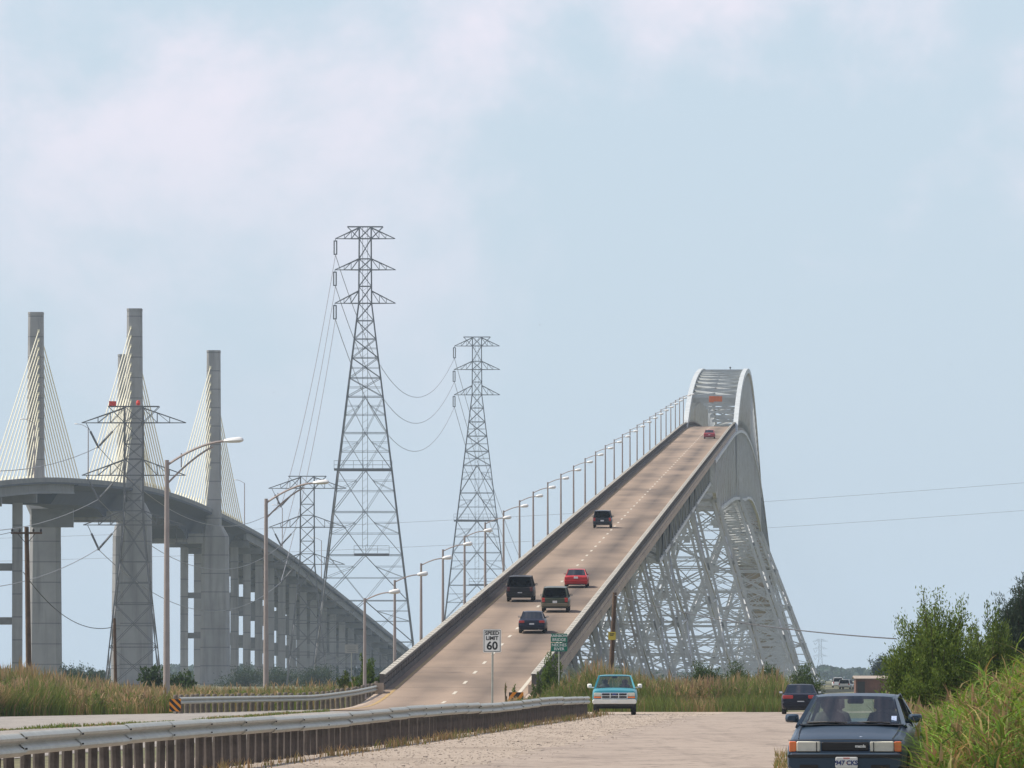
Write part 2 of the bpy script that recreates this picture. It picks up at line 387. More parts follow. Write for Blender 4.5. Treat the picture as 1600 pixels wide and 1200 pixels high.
# ================================================================== STEEL ARCH BRIDGE
HD = .0407
def bx(Y): return HD * Y - 20.45
def bz(Y):
    L = .04836 * min(Y, 1280) - 19.875
    z = .5 * (L + math.sqrt(L * L + .22))
    if Y > 1280:
        t = min(Y, 1934) - 1280
        z += .04836 * t - .5 * .04836 / 327 * t * t
    if Y > 1934: z -= .04836 * (Y - 1934)
    return max(z, .02)
YE = 2850
bridge = empty('steel_arch_bridge', (bx(430), 430, 0))
tag(bridge, 'steep grey steel arch bridge on splayed trestle legs carrying the traffic', 'bridge')
def brings(prof, Ys):
    return [[Vector((bx(y) + dx, y - HD * dx, bz(y) + dz)) for dx, dz in prof] for y in Ys]
def lin(a, b, st): return list(np.linspace(a, b, max(2, int(abs(b - a) / st) + 1)))
YS = lin(378, 460, 3) + lin(466, 1270, 40) + lin(1280, 1934, 14) + lin(1960, YE, 60)
# paved deck
mb = MB(); mb.sweep(brings([(-4.35, 0), (4.35, 0), (4.35, -.32), (-4.35, -.32)], YS))
deck = mb.build('deck_slab', M['fascia'], bridge)
mb = MB(); lanes = []
xsl = np.linspace(-4.0, 4.0, 17)
for y in YS:
    for dx in xsl:
        mb.v.append((bx(y) + dx, y - HD * dx, bz(y) + .02)); lanes.append((dx, y, 0))
nx = len(xsl)
for j in range(len(YS) - 1):
    for i in range(nx - 1):
        mb.f.append((j * nx + i, j * nx + i + 1, (j + 1) * nx + i + 1, (j + 1) * nx + i))
pav = mb.build('road_surface', M['bridge_road'], bridge, fix=False)
at = pav.data.attributes.new('lane', 'FLOAT_VECTOR', 'POINT'); at.data.foreach_set('vector', np.array(lanes, dtype=np.float32).ravel())
# lane dashes, one by one
for k, y in enumerate(np.arange(399.8, 1400, 12.19)):
    yy = [y, y + 1.6, y + 3.2]
    mb = MB(); mb.sweep(brings([(-.085, .032), (.085, .032), (.085, .024), (-.085, .024)], yy)); mb.build('lane_dash', M['markwhite'], bridge)
for dx, m in ((-3.5, 'markyellow'), (3.5, 'markwhite')):
    mb = MB(); mb.sweep(brings([(dx - .1, .030), (dx + .1, .030), (dx + .1, .024), (dx - .1, .024)], YS)); mb.build('edge_line', M[m], bridge)
# railings: kerb, posts and two concrete rails each side
for sd in (-1, 1):
    mb = MB(); YR = [y for y in YS if y >= 428]
    a = sd * 4.0; b = sd * 4.32
    mb.sweep(brings([(a, .0), (b, .0), (b, .30), (a, .30)], YR)); par = mb.build('railing', M['rail_conc_shaded'], bridge)
    mb = MB(); mb.sweep(brings([(sd * 4.08, .36), (sd * 4.26, .36), (sd * 4.26, .58), (sd * 4.08, .58)], YR)); mb.build('middle_rail', M['rail_conc_shaded'], par)
    mb = MB(); mb.sweep(brings([(sd * 4.05, .66), (sd * 4.29, .66), (sd * 4.29, .83), (sd * 4.05, .83)], YR)); mb.build('top_rail', M['rail_conc_shaded'], par)
    mb = MB(); mb.sweep(brings([(sd * 4.0, .832), (sd * 4.33, .832), (sd * 4.33, .90), (sd * 4.0, .90)], YR)); mb.build('rail_cap', M['rail_lit_top'], par)
    mb = MB()
    for y in np.arange(429, 1500, 2.6):
        mb.box((bx(y) + sd * 4.17, y - HD * sd * 4.17, bz(y) + .6), (.22, .34, .62))
    o = mb.build('railing_posts', M['rail_conc_shaded'], par, kind='stuff')
    # fascia beam along the deck edge
    mb = MB(); mb.sweep(brings([(sd * 4.0, -.3), (sd * 4.42, -.3), (sd * 4.42, -.86), (sd * 4.0, -.86)], [y for y in YS if y >= 440]))
    mb.build('fascia_beam', M['fascia'], bridge)
# right-hand end block and abutment
mb = MB(); mb.box((bx(427) + 4.2, 426.5, .6), (.5, 2.4, 1.3)); mb.build('end_block', M['fascia'], bridge)
mb = MB(); mb.box((bx(427) - 4.2, 426.5, .7), (.5, 2.4, 1.3)); mb.build('end_block', M['fascia'], bridge)
mb = MB(); mb.box((bx(452), 452, bz(452) / 2 - .4), (8.2, 1.2, bz(452) + .2)); mb.build('abutment', M['girder'], bridge)
mb = MB()
for dx in (-4.05, 4.05):
    mb.sweep([[Vector((bx(y) + dx + e, y, z)) for e, z in ((-.15, -.2), (.15, -.2), (.15, bz(y) - .9), (-.15, bz(y) - .9))] for y in (432, 440, 452)])
mb.build('wing_wall', M['girder'], bridge)
# plate girders on the low spans, trusses on the high ones
def inside(Ya, Yb, d, name='plate_girder'):
    for dx in (-3.4, 3.4):
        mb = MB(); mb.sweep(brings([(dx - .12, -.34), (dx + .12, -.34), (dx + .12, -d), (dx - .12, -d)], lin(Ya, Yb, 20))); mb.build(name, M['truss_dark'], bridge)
mirr = lambda Y: 3214 - Y
bent_pairs = [(478, 488), (516, 527), (560, 573), (604, 618), (650, 666), (704, 722)]
low = [453] + [y for p in bent_pairs for y in p] + [760]
for a, b in zip(low[:-1], low[1:]): inside(a, b, 2.1)
def truss_span(Ya, Yb, topf, botf, half, wch=.42, step=9.5, wv=.32, mkey='truss_dark', name='truss_span'):
    """one span: two planes of chords, verticals and diagonals plus floor bracing"""
    root = None; n = max(2, int(round(abs(Yb - Ya) / step))); Y = np.linspace(Ya, Yb, n + 1)
    pt = lambda s, y, z: Vector((bx(y) + s * half, y - HD * s * half, z))
    for s in (-1, 1):
        mb = MB(); mb.sweep([[pt(s, y, botf(y)) + Vector((e, 0, f)) for e, f in ((-wch / 2, -wch / 2), (wch / 2, -wch / 2), (wch / 2, wch / 2), (-wch / 2, wch / 2))] for y in Y])
        o = mb.build(name if root is None else 'chord', M['steel_paint'], bridge if root is None else root)
        if root is None: root = o
        mb = MB(); mb.sweep([[pt(s, y, topf(y)) + Vector((e, 0, f)) for e, f in ((-wch / 2, -wch / 2), (wch / 2, -wch / 2), (wch / 2, wch / 2), (-wch / 2, wch / 2))] for y in Y]); mb.build('chord', M[mkey], root)
        for i, y in enumerate(Y):
            mb = MB(); mb.beam(pt(s, y, botf(y)), pt(s, y, topf(y)), wv, wv, (0, 1, 0))
            if i < n:
                y2 = Y[i + 1]
                if i % 2 == 0: mb.beam(pt(s, y, botf(y)), pt(s, y2, topf(y2)), wv * .85, wv * .85)
                else: mb.beam(pt(s, y, topf(y)), pt(s, y2, botf(y2)), wv * .85, wv * .85)
                mb.beam(pt(s, y, (botf(y) + topf(y)) / 2), pt(s, (y + y2) / 2, topf((y + y2) / 2)), wv * .5)
            mb.build('web_member', M[mkey], root)
    for i, y in enumerate(Y):
        mb = MB(); mb.beam(pt(-1, y, botf(y)), pt(1, y, botf(y)), .3)
        mb.beam(pt(-1, y, botf(y)), pt(1, y, topf(y)), .2); mb.beam(pt(1, y, botf(y)), pt(-1, y, topf(y)), .2)
        if i < n:
            y2 = Y[i + 1]; mb.beam(pt(-1, y, botf(y)), pt(1, y2, botf(y2)), .2); mb.beam(pt(1, y, botf(y)), pt(-1, y2, botf(y2)), .2)
        mb.build('sway_brace', M['steel_paint'], root)
    return root
DT = 3.95
tower_pairs = [(776, 811), (926, 962)]
tr_pts = [760, 776, 811, 926, 962, 1084]
for a, b in zip(tr_pts[:-1], tr_pts[1:]):
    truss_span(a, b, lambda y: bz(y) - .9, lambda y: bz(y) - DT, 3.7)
# main cantilever: lower chord table and upper (arch) chord table
def interp(tab):
    xs_, zs_ = [a for a, _ in tab], [b for _, b in tab]
    def f(y):  # Catmull-Rom on an uneven table
        if y <= xs_[0]: return zs_[0]
        if y >= xs_[-1]: return zs_[-1]
        i = max(k for k in range(len(xs_)) if xs_[k] <= y); i = min(i, len(xs_) - 2)
        def sl(k):
            if k == 0: return (zs_[1] - zs_[0]) / (xs_[1] - xs_[0])
            if k == len(xs_) - 1: return (zs_[-1] - zs_[-2]) / (xs_[-1] - xs_[-2])
            return (zs_[k + 1] - zs_[k - 1]) / (xs_[k + 1] - xs_[k - 1])
        h = xs_[i + 1] - xs_[i]; t = (y - xs_[i]) / h
        return (2 * t**3 - 3 * t**2 + 1) * zs_[i] + (t**3 - 2 * t**2 + t) * h * sl(i) + (-2 * t**3 + 3 * t**2) * zs_[i + 1] + (t**3 - t**2) * h * sl(i + 1)
    return f
lowf = interp([(1084, 27.6), (1110, 25.8), (1200, 28.4), (1300, 31.5), (1390, 33.6), (1430, 34.3), (1480, 35.6), (1540, 37.2), (1600, 38.2), (1660, 38.4), (1720, 38), (1775, 37), (1815, 35.5), (1900, 35), (2020, 33), (2130, 31)])
upf = interp([(1330, 43.2), (1345, 45.8), (1360, 48.2), (1385, 51.6), (1420, 55.2), (1456, 58.0), (1500, 60.6), (1534, 61.9), (1560, 62.3), (1590, 62.0), (1635, 60.3), (1670, 58), (1705, 55.2), (1743, 51.6), (1790, 47.0), (1815, 44)])
truss_span(1084, 1330, lambda y: bz(y) - .9, lowf, 4.4, .5, 11, .3, 'steel_paint')
truss_span(1330, 1500, lambda y: bz(y) - .9, lowf, 4.4, .5, 10, .3, 'steel_paint')
truss_span(1500, 1715, lambda y: bz(y) - .9, lowf, 4.3, .5, 11, .32, 'steel_paint')
truss_span(1715, 1815, lambda y: bz(y) - .9, lowf, 4.4, .55, 12, .36, 'steel_paint')
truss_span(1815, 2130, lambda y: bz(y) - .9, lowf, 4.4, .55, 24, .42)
HA = 4.3
pa = lambda s, y, z: Vector((bx(y) + s * HA, y - HD * s * HA, z))
arch_root = None
YA = np.linspace(1330, 1815, 36)
for s in (-1, 1):
    mb = MB(); w, h = .40, .45
    mb.sweep([[pa(s, y, upf(y)) + Vector((e, 0, f)) for e, f in ((-w, -h), (w, -h), (w, h), (-w, h))] for y in np.linspace(1330, 1815, 70)])
    o = mb.build('arch_rib', M['arch_paint'], bridge)
    if arch_root is None: arch_root = o
    for y in YA[1:-1]:
        y2 = y + (YA[1] - YA[0]); z0 = bz(y) - 1.0
        mb = MB(); mb.beam(pa(s, y, z0), pa(s, y, upf(y) - .4), .38, .38, (0, 1, 0)); mb.build('hanger', M['arch_paint'], o)
        if y2 < 1800 and upf(y) - bz(y) > 2:
            mb = MB()
            if y < 1570: mb.beam(pa(s, y, upf(y)), pa(s, y2, bz(y2)), .34)
            else: mb.beam(pa(s, y, bz(y)), pa(s, y2, upf(y2)), .34)
            mb.build('diagonal', M['arch_paint'], o)
for i, y in enumerate(YA):
    z = upf(y)
    if z < bz(y) + 4.6 or y < 1352: continue
    mb = MB(); mb.beam(pa(-1, y, z), pa(1, y, z), .5, .55)
    if i + 1 < len(YA) and upf(YA[i + 1]) > bz(YA[i + 1]) + 4.6:
        y2 = YA[i + 1]; mb.beam(pa(-1, y, z), pa(1, y2, upf(y2)), .3); mb.beam(pa(1, y, z), pa(-1, y2, upf(y2)), .3)
    if z - bz(y) > 6.6 and i % 2 == 0:
        zl = bz(y) + 5.6
        mb.beam(pa(-1, y, zl), pa(1, y, zl), .45, .5)
        c = pa(0, y, (z + zl) / 2); 
        mb.beam(pa(-1, y, zl), pa(1, y, z), .28); mb.beam(pa(1, y, zl), pa(-1, y, z), .28)
    mb.build('lateral_brace', M['arch_paint'], bridge)
# portal frame with knee braces at the near end of the arch
yp = 1400; zp = bz(yp) + 4.7
mb = MB(); mb.beam(pa(-1, yp, zp), pa(1, yp, zp), .5, .9); mb.beam(pa(-1, yp, zp - 1.6), pa(-.62, yp, zp), .35); mb.beam(pa(1, yp, zp - 1.6), pa(.62, yp, zp), .35)
mb.beam(pa(-1, yp, zp), pa(0, yp, upf(yp)), .3); mb.beam(pa(1, yp, zp), pa(0, yp, upf(yp)), .3); mb.beam(pa(-1, yp, upf(yp)), pa(1, yp, upf(yp)), .5)
mb.build('portal_frame', M['arch_paint'], bridge)
mb = MB(); p = Vector((bx(1366) + .5, 1366, 50.5)); mb.box(p, (2.3, .25, .95)); mb.box(p + Vector((-.7, -.05, -.15)), (.8, .4, .9)); o = mb.build('orange_panel', M['orange_tarp'], bridge)
o['label'] = 'orange panel hung on the arch portal'
mb = MB(); mb.tube((bx(1560) + .6, 1560, 62.4), (bx(1560) + .6, 1560, 63.9), .12, .05, 6); mb.lathe([(.0, 63.5), (.18, 63.55), (.18, 63.8), (0, 63.9)], (bx(1560) + .6, 1560, 0), 'Z', 8); mb.beam((bx(1560) + .2, 1560, 62.8), (bx(1560) + .6, 1560, 63.4), .08); mb.beam((bx(1560) + 1, 1560, 62.8), (bx(1560) + .6, 1560, 63.4), .08)
mb.build('beacon_mast', M['lattice'], bridge)

# trestle towers and bents with splayed legs
def trestle(Ya, Yb, topf, half, batter, wleg, base=0., step=9., wbr=.28, mk='steel_paint'):
    pL = lambda s, y, z: Vector((bx(y) + s * (half + (topf(y) - z) * batter), y, z))
    root = None
    tops = {y: topf(y) for y in (Ya, Yb)}
    for y in (Ya, Yb):
        for s in (1, -1):
            mb = MB()  # leg: two channels tied by batten plates
            t, b_ = pL(s, y, tops[y]), pL(s, y, base)
            for e in (-1, 1): mb.beam(t + Vector((e * wleg * .38, 0, 0)), b_ + Vector((e * wleg * .38, 0, 0)), wleg * .42, wleg * .9, (0, 1, 0))
            L = (t - b_).length
            for k in range(int(L / 2.2) + 1):
                q = t.lerp(b_, min(1, k * 2.2 / L)); mb.box(q, (wleg * .6, wleg * .7, .35))
            mb.box(b_ + Vector((0, 0, .5)), (wleg * 2.4, wleg * 2.4, 1.0))
            if root is None: root = mb.build('trestle_tower', M[mk], bridge)
            else: mb.build('leg', M[mk], root)
        n = max(1, int(round(tops[y] / step)))
        zs = np.linspace(tops[y], base + .8, n + 1)
        for i in range(n):
            mb = MB(); za, zb = zs[i], zs[i + 1]
            mb.beam(pL(-1, y, za), pL(1, y, za), wbr, wbr * 1.1)
            mb.beam(pL(-1, y, za), pL(1, y, zb), wbr, wbr); mb.beam(pL(1, y, za), pL(-1, y, zb), wbr, wbr)
            zm = (za + zb) / 2; cc = (pL(-1, y, zm) + pL(1, y, zm)) / 2
            for s in (-1, 1):      # redundants that halve each panel, with gusset plates at the nodes
                mb.beam(pL(s, y, zm), cc, wbr * .7); q_ = (pL(s, y, za) + cc) / 2; q2 = (pL(s, y, zb) + cc) / 2
                mb.beam(pL(s, y, (za + zm) / 2), q_, wbr * .55); mb.beam(pL(s, y, (zb + zm) / 2), q2, wbr * .55); mb.beam(pL(s, y, zm), q_, wbr * .55); mb.beam(pL(s, y, zm), q2, wbr * .55)
                mb.box(pL(s, y, za), (min(wleg * 1.5, wleg + .25), .06, min(wleg * 1.6, .9)))
            mb.box(cc, (wleg, .06, wleg))
            mb.build('cross_brace', M[mk], root)
        mb = MB(); mb.beam(pL(-1, y, zs[-1]), pL(1, y, zs[-1]), wbr * 1.2); mb.build('cross_brace', M[mk], root)
    n = max(1, int(round(tops[Ya] / step)))
    for s in (1, -1):
        for i in range(n):
            f0, f1 = i / n, (i + 1) / n
            za, zb = [tops[Ya] * (1 - f) + base * f for f in (f0, f1)]; zc, zd = [tops[Yb] * (1 - f) + base * f for f in (f0, f1)]
            mb = MB(); mb.beam(pL(s, Ya, za), pL(s, Yb, zc), wbr * 1.1)
            mb.beam(pL(s, Ya, za), pL(s, Yb, zd), wbr * .9); mb.beam(pL(s, Ya, zb), pL(s, Yb, zc), wbr * .9)
            mb.build('side_brace', M[mk], root)
    return root
for a, b in bent_pairs: trestle(a, b, lambda y: bz(y) - 2.1, 3.3, .245, .46, step=8, wbr=.10)
for a, b in tower_pairs: trestle(a, b, lambda y: bz(y) - DT, 3.7, .245, .72, step=8.5, wbr=.135)
trestle(1092, 1118, lambda y: lowf(y) - .3, 4.4, .29, .9, step=9, wbr=.17)
trestle(1378, 1404, lambda y: 33.2, 4.4, .33, 1.05, step=9, wbr=.21)
trestle(1803, 1829, lambda y: 35.0, 4.4, .385, 1.15, step=9, wbr=.22)
trestle(2110, 2134, lambda y: 30.5, 4.4, .29, .9, step=12)
for y in range(2200, 2800, 90): trestle(y, y + 22, lambda q: max(bz(q) - 2.1, 2), 3.5, .245, .5, step=10)
inside(2130, YE, 2.1)

# ================================================================== CABLE-STAYED BRIDGE
VH = .053
def vx(Y): return -96 + VH * (Y - 1755)
vz = interp([(500, -9), (700, 1.0), (1100, 20.5), (1300, 30.2), (1500, 38.6), (1600, 41.8), (1755, 44.3), (1850, 44.4), (1950, 42.9), (2136, 37.8), (2343, 28.2), (2565, 17.2), (2800, 5.4), (2900, .8)])
vb = empty('cable_stayed_bridge', (vx(1755), 1755, 0))
tag(vb, 'concrete cable-stayed bridge with four tall pylons and pale yellow stays', 'bridge')
def vrings(prof, Ys): return [[Vector((vx(y) + dx, y, vz(y) + dz)) for dx, dz in prof] for y in Ys]
YB = lin(1640, 2055, 8)
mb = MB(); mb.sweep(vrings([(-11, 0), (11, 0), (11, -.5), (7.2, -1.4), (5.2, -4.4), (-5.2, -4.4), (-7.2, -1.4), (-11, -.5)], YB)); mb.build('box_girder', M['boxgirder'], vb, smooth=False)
for nm, Ys in (('near_approach', lin(720, 1640, 25)), ('far_approach', lin(2055, 2880, 25))):
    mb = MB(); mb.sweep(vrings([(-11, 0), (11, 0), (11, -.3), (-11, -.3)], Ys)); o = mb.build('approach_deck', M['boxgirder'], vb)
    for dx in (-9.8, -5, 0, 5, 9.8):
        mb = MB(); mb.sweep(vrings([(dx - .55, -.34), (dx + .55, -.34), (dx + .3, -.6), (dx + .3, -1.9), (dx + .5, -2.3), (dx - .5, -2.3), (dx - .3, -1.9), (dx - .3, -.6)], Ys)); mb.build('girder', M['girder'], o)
for s in (-1, 1):
    mb = MB(); mb.sweep(vrings([(s * 10.6, 0), (s * 11.05, 0), (s * 11.05, .95), (s * 10.8, .95)], lin(720, 2880, 20))); mb.build('parapet', M['girder'], vb)
mb = MB(); mb.sweep(vrings([(-10.4, .03), (10.4, .03), (10.4, .01), (-10.4, .01)], lin(720, 2880, 20))); mb.build('road_surface', M['highway'], vb)
# deep pier-table haunch and pylons
ptop = {(0, -1): 83.4, (0, 1): 84.2, (1, -1): 82.0, (1, 1): 83.0}
for k, y0 in enumerate((1755, 1950)):
    zd = vz(y0)
    mb = MB()
    prof = [(-52, 0), (-22, -.6), (-8, -2.2), (8, -2.2), (22, -.6), (52, 0)]
    mb.sweep([[Vector((vx(y0 + a) + dx, y0 + a, vz(y0 + a) - 4.3 + (d if dz < 0 else 0))) for dx, dz in ((-5.1, 0), (5.1, 0), (5.1, -1), (-5.1, -1))] for a, d in prof])
    mb.build('haunch', M['boxgirder'], vb)
    mb = MB(); mb.box((vx(y0), y0, zd - 6.4), (20, 6.5, 2.4)); mb.build('cross_beam', M['concrete'], vb)
    for s in (-1, 1):
        X = vx(y0) + s * 11.1; H = ptop[(k, s)]
        def ring(w, d, z, ox=0, ch=.5):
            return [Vector((X + ox + a, y0 + b, z)) for a, b in ((-w / 2 + ch, -d / 2), (w / 2 - ch, -d / 2), (w / 2, -d / 2 + ch), (w / 2, d / 2 - ch), (w / 2 - ch, d / 2), (-w / 2 + ch, d / 2), (-w / 2, d / 2 - ch), (-w / 2, -d / 2 + ch))]
        mb = MB(); mb.sweep([ring(3.9, 5.4, zd - 4), ring(3.3, 4.6, H)])
        py = mb.build('pylon', M['concrete'], vb)
        mb = MB(); mb.sweep([ring(3.4, 4.8, H - .02), ring(3.4, 4.8, H + .5)]); mb.build('cap', M['concrete'], py)
        po = 2.2 if (k == 0 and s == -1) else .5
        mb = MB(); mb.sweep([ring(7.4, 8.2, 0, po, .9), ring(6.6, 7.2, zd - 6, po, .8), ring(4.6, 6.0, zd - 3.2, 0, .5)])
        mb.build('pier', M['concrete'], py)
        nC = 13
        xa = X - s * .75                     # anchor line near the inner edge
        for side in (-1, 1):
            for c in range(nC):
                f = (c + .6) / nC
                za = zd + 10 + (H - 3.0 - zd - 10) * f
                ya = y0 + side * (9 + 86 * f)
                b = Vector((vx(ya) + s * 10.3, ya, vz(ya) + .6)); t = Vector((xa, y0 + side * 2.45, za))
                mb = MB(); mb.tube(b, t, .12, .12, 6)
                mb.tube(b, b + (t - b).normalized() * 3.2, .24, .24, 6)
                mb.box(t, (.5, .5, .7))
                mb.build('stay_cable', M['cable'], py)
# column bents of the approaches
def vbent(y):
    z = vz(y) - 2.35
    if z < 1.5: return
    root = None
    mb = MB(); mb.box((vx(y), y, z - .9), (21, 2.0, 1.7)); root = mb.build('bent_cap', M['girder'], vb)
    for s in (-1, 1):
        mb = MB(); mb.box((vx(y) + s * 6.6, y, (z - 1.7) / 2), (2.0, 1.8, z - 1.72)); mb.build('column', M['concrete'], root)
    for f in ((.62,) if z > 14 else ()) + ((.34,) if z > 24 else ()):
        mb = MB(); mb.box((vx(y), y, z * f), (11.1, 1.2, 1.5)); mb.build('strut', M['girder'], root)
for y in list(range(2060, 2860, 38)) + list(range(1200, 1520, 44)) + [1568]: vbent(y)
mb = MB(); mb.box((vx(1690), 1690, vz(1690) - 7.2), (9, 3, 4)); mb.build('end_diaphragm', M['girder'], vb)
# maintenance cradle under the far pylon
mb = MB(); c = Vector((vx(1925) + 5.5, 1925, vz(1925) - 8.5))
for a in (-1.2, 1.2): mb.beam(c + Vector((a, 0, 0)), c + Vector((a, 0, 3.6)), .15)
mb.box(c, (3.2, 2, .3)); mb.box(c + Vector((0, -1, .9)), (3.2, .1, .12)); mb.build('inspection_cradle', M['lattice'], vb)

# ================================================================== LATTICE TOWERS
def lattice_tower(name, loc, levels, widths, arms, plats, legw, brw, label, group, vstring, horn, ladder=True):
    rt = empty(name, loc); tag(rt, label, 'pylon', group); O = Vector(loc)
    wid = lambda z: float(np.interp(z, [l for l in levels][::-1], [w for w in widths][::-1])) if levels[0] > levels[-1] else float(np.interp(z, levels, widths))
    cor = lambda sx, sy, z: O + Vector((sx * wid(z) / 2, sy * wid(z) / 2, z))
    lv = sorted(levels)
    for sx in (-1, 1):
        for sy in (-1, 1):
            mb = MB()
            for a, b in zip(lv[:-1], lv[1:]): mb.beam(cor(sx, sy, a), cor(sx, sy, b), legw, legw)
            mb.build('leg', M['lattice'], rt)
    faces = [((-1, -1), (1, -1)), ((1, -1), (1, 1)), ((1, 1), (-1, 1)), ((-1, 1), (-1, -1))]
    for a, b in zip(lv[:-1], lv[1:]):
        mb = MB(); W = wid(a)
        for (p, q) in faces:
            A, B, C, D = cor(*p, a), cor(*q, a), cor(*p, b), cor(*q, b)
            mb.beam(C, D, brw * 1.15)
            if W > 9:     # big panels: inverted V with redundants
                m_ = (C + D) / 2; mb.beam(A, m_, brw); mb.beam(B, m_, brw); mb.beam((A + C) / 2, (B + D) / 2, brw * .75); mb.beam(C, (A + B) / 2, brw * .6); mb.beam(D, (A + B) / 2, brw * .6)
                for (P, T) in ((A, C), (B, D)):
                    mid = (P + m_) / 2; q1 = (P + T) / 2
                    mb.beam(q1, mid, brw * .7); mb.beam(q1, (mid + m_) / 2, brw * .6); mb.beam((q1 + T) / 2, (mid + m_) / 2, brw * .6)
            else:
                mb.beam(A, D, brw); mb.beam(B, C, brw)
                if W > 5: mb.beam((A + C) / 2, (B + D) / 2, brw * .7)
        mb.build('bracing', M['lattice'], rt)
    for (z, zt, half) in arms:
        for s in (-1, 1):
            mb = MB(); w = wid(z) / 2; tip = O + Vector((s * half, 0, z))
            for sy in (-1, 1):
                a = cor(s, sy, z); t = cor(s, sy, zt)
                mb.beam(a, tip, brw * 1.3); mb.beam(t, tip, brw * 1.5)
                for f in (.33, .62):
                    mb.beam(a.lerp(tip, f), t.lerp(tip, f), brw * .8); 
                mb.beam(t, a.lerp(tip, .33), brw * .8); mb.beam(t.lerp(tip, .33), a.lerp(tip, .62), brw * .8)
            mb.build('cross_arm', M['lattice'], rt)
        s = -1; tip = O + Vector((s * half, 0, z)); mb = MB()
        if vstring:
            lo = O + Vector((s * (half + wid(z) / 2) * .58, 0, z - vstring))
            for e in (O + Vector((s * (half - .6), 0, z)), O + Vector((s * (wid(z) / 2 + .6), 0, z))):
                n_ = (lo - e); mb.tube(e, lo, .05, .05, 5); mb.tube(e + n_ * .35, e + n_ * .95, .17, .17, 6)
            mb.box(lo, (.35, .35, .35))
        else:
            for e in (-.28, .28): mb.tube(tip + Vector((e, 0, -.5)), tip + Vector((e, 0, -3.3)), .14, .14, 6)
            mb.box(tip + Vector((0, 0, -.5)), (.8, .2, .25)); mb.box(tip + Vector((0, 0, -3.4)), (.8, .2, .25)); mb.beam(tip, tip + Vector((0, 0, -.5)), .12)
        mb.build('insulator_string', M['lattice'], rt)
    # earth-wire bar on top
    zt = lv[-1]; mb = MB()
    for sy in (-1, 1):
        mb.beam(O + Vector((-horn, sy * wid(zt) / 2, zt)), O + Vector((horn, sy * wid(zt) / 2, zt)), brw * 1.2)
        for s in (-1, 1): mb.beam(O + Vector((s * horn, sy * wid(zt) / 2, zt)), cor(s, sy, arms[0][0]), brw)
    mb.build('top_bar', M['lattice'], rt)
    for z, cx, ln in plats:
        mb = MB(); w = wid(z); c = O + Vector((cx, -w / 2, z))
        mb.box(c + Vector((0, -.3, 0)), (ln, 1.4, .5))
        n = max(3, int(ln / 2))
        for i in range(n + 1): mb.beam(c + Vector((-ln / 2 + ln * i / n, -.9, 0)), c + Vector((-ln / 2 + ln * i / n, -.9, 1.9)), brw * .6)
        for h in (1.0, 1.9): mb.beam(c + Vector((-ln / 2, -.9, h)), c + Vector((ln / 2, -.9, h)), brw * .7)
        mb.build('platform', M['lattice'], rt)
    if ladder:
        z0 = lv[-1] * .30; mb = MB()
        for e in (-.55, .55): mb.beam(O + Vector((e, 0, z0)), O + Vector((e, 0, lv[-1])), brw * .8)
        for z in np.arange(z0, lv[-1], 1.6): mb.beam(O + Vector((-.55, 0, z)), O + Vector((.55, 0, z + .8)), brw * .4)
        mb.build('climbing_shaft', M['lattice'], rt)
    return rt
bigL = [100, 97.4, 93, 90.6, 87, 83.3, 79.5, 75.5, 71.4, 67, 62.9, 55, 46.9, 37.8, 28.4, 18.5, 9.5, 0]
bigW = [2.6, 2.6, 2.65, 2.7, 2.75, 2.8, 3.75, 4.7, 5.7, 6.8, 7.8, 9.7, 11.7, 13.9, 16.2, 18.6, 20.8, 23]
G1 = 'river crossing transmission towers'; G2 = 'shorter transmission towers'
T1 = (-32.0, 1700, 0); T2 = (-10.1, 2250, 0)
lattice_tower('transmission_tower', T1, bigL, bigW, [(97.4, 99.8, 6.5), (90.6, 93, 6.6), (83.3, 86, 6.6)], [(46.9, -.3, 12.6), (28.4, 1.6, 7.6)], .27, .12,
              'tallest lattice transmission tower with three short arms, left of the road bridge', G1, 0, 3.9)
lattice_tower('transmission_tower', T2, bigL, bigW, [(97.4, 99.8, 6.5), (90.6, 93, 6.6), (83.3, 86, 6.6)], [(46.9, -.3, 12.6), (28.4, 1.6, 7.6)], .27, .12,
              'farther tall lattice transmission tower seen just behind the bridge lamp posts', G1, 0, 3.9)
smL = [39.9, 37.6, 34.6, 32.5, 30.2, 27.6, 25.2, 23.2, 18, 12, 6, 0]
smW = [2.6, 2.6, 2.6, 2.6, 2.65, 2.65, 2.7, 2.8, 3.9, 5.2, 6.5, 7.7]
T3 = (-53.3, 1100, 0); T4 = (-38.8, 1480, 0)
for loc, lb in ((T3, 'dark lattice tower with wide arms in front of the cable-stayed bridge'), (T4, 'middle-sized lattice tower beside the tallest one, before the far approach bents')):
    lattice_tower('transmission_tower', loc, smL, smW, [(37.6, 39.7, 7.35), (30.2, 32.4, 7.3), (23.2, 25.2, 7.1)], [], .18, .085, lb, G2, 3.4, 3.6, ladder=False)
mb = MB(); mb.box((T3[0] - 3.0, 1100, 40.3), (1.0, .6, .7)); tag(mb.build('warning_flag', M['redflag']), 'larger red marker on the left end of the dark tower top bar', 'marker')
mb = MB(); mb.lathe([(0, -.35), (.25, -.3), (.3, 0), (.2, .35), (0, .4)], (T3[0] + .6, 1100, 40.4), 'Z', 8); tag(mb.build('warning_lamp', M['redflag']), 'small red marker at the middle of the dark tower top bar', 'marker')
# faint tower far away on the right
lattice_tower('transmission_tower', (gx(1281, 7600), 7600, 0), smL, smW, [(37.6, 39.7, 7.35), (30.2, 32.4, 7.3), (23.2, 25.2, 7.1)], [], .2, .09, 'faint hazy lattice tower on the horizon right of the trestle legs', 'shorter transmission towers', 3.4, 3.6, ladder=False)

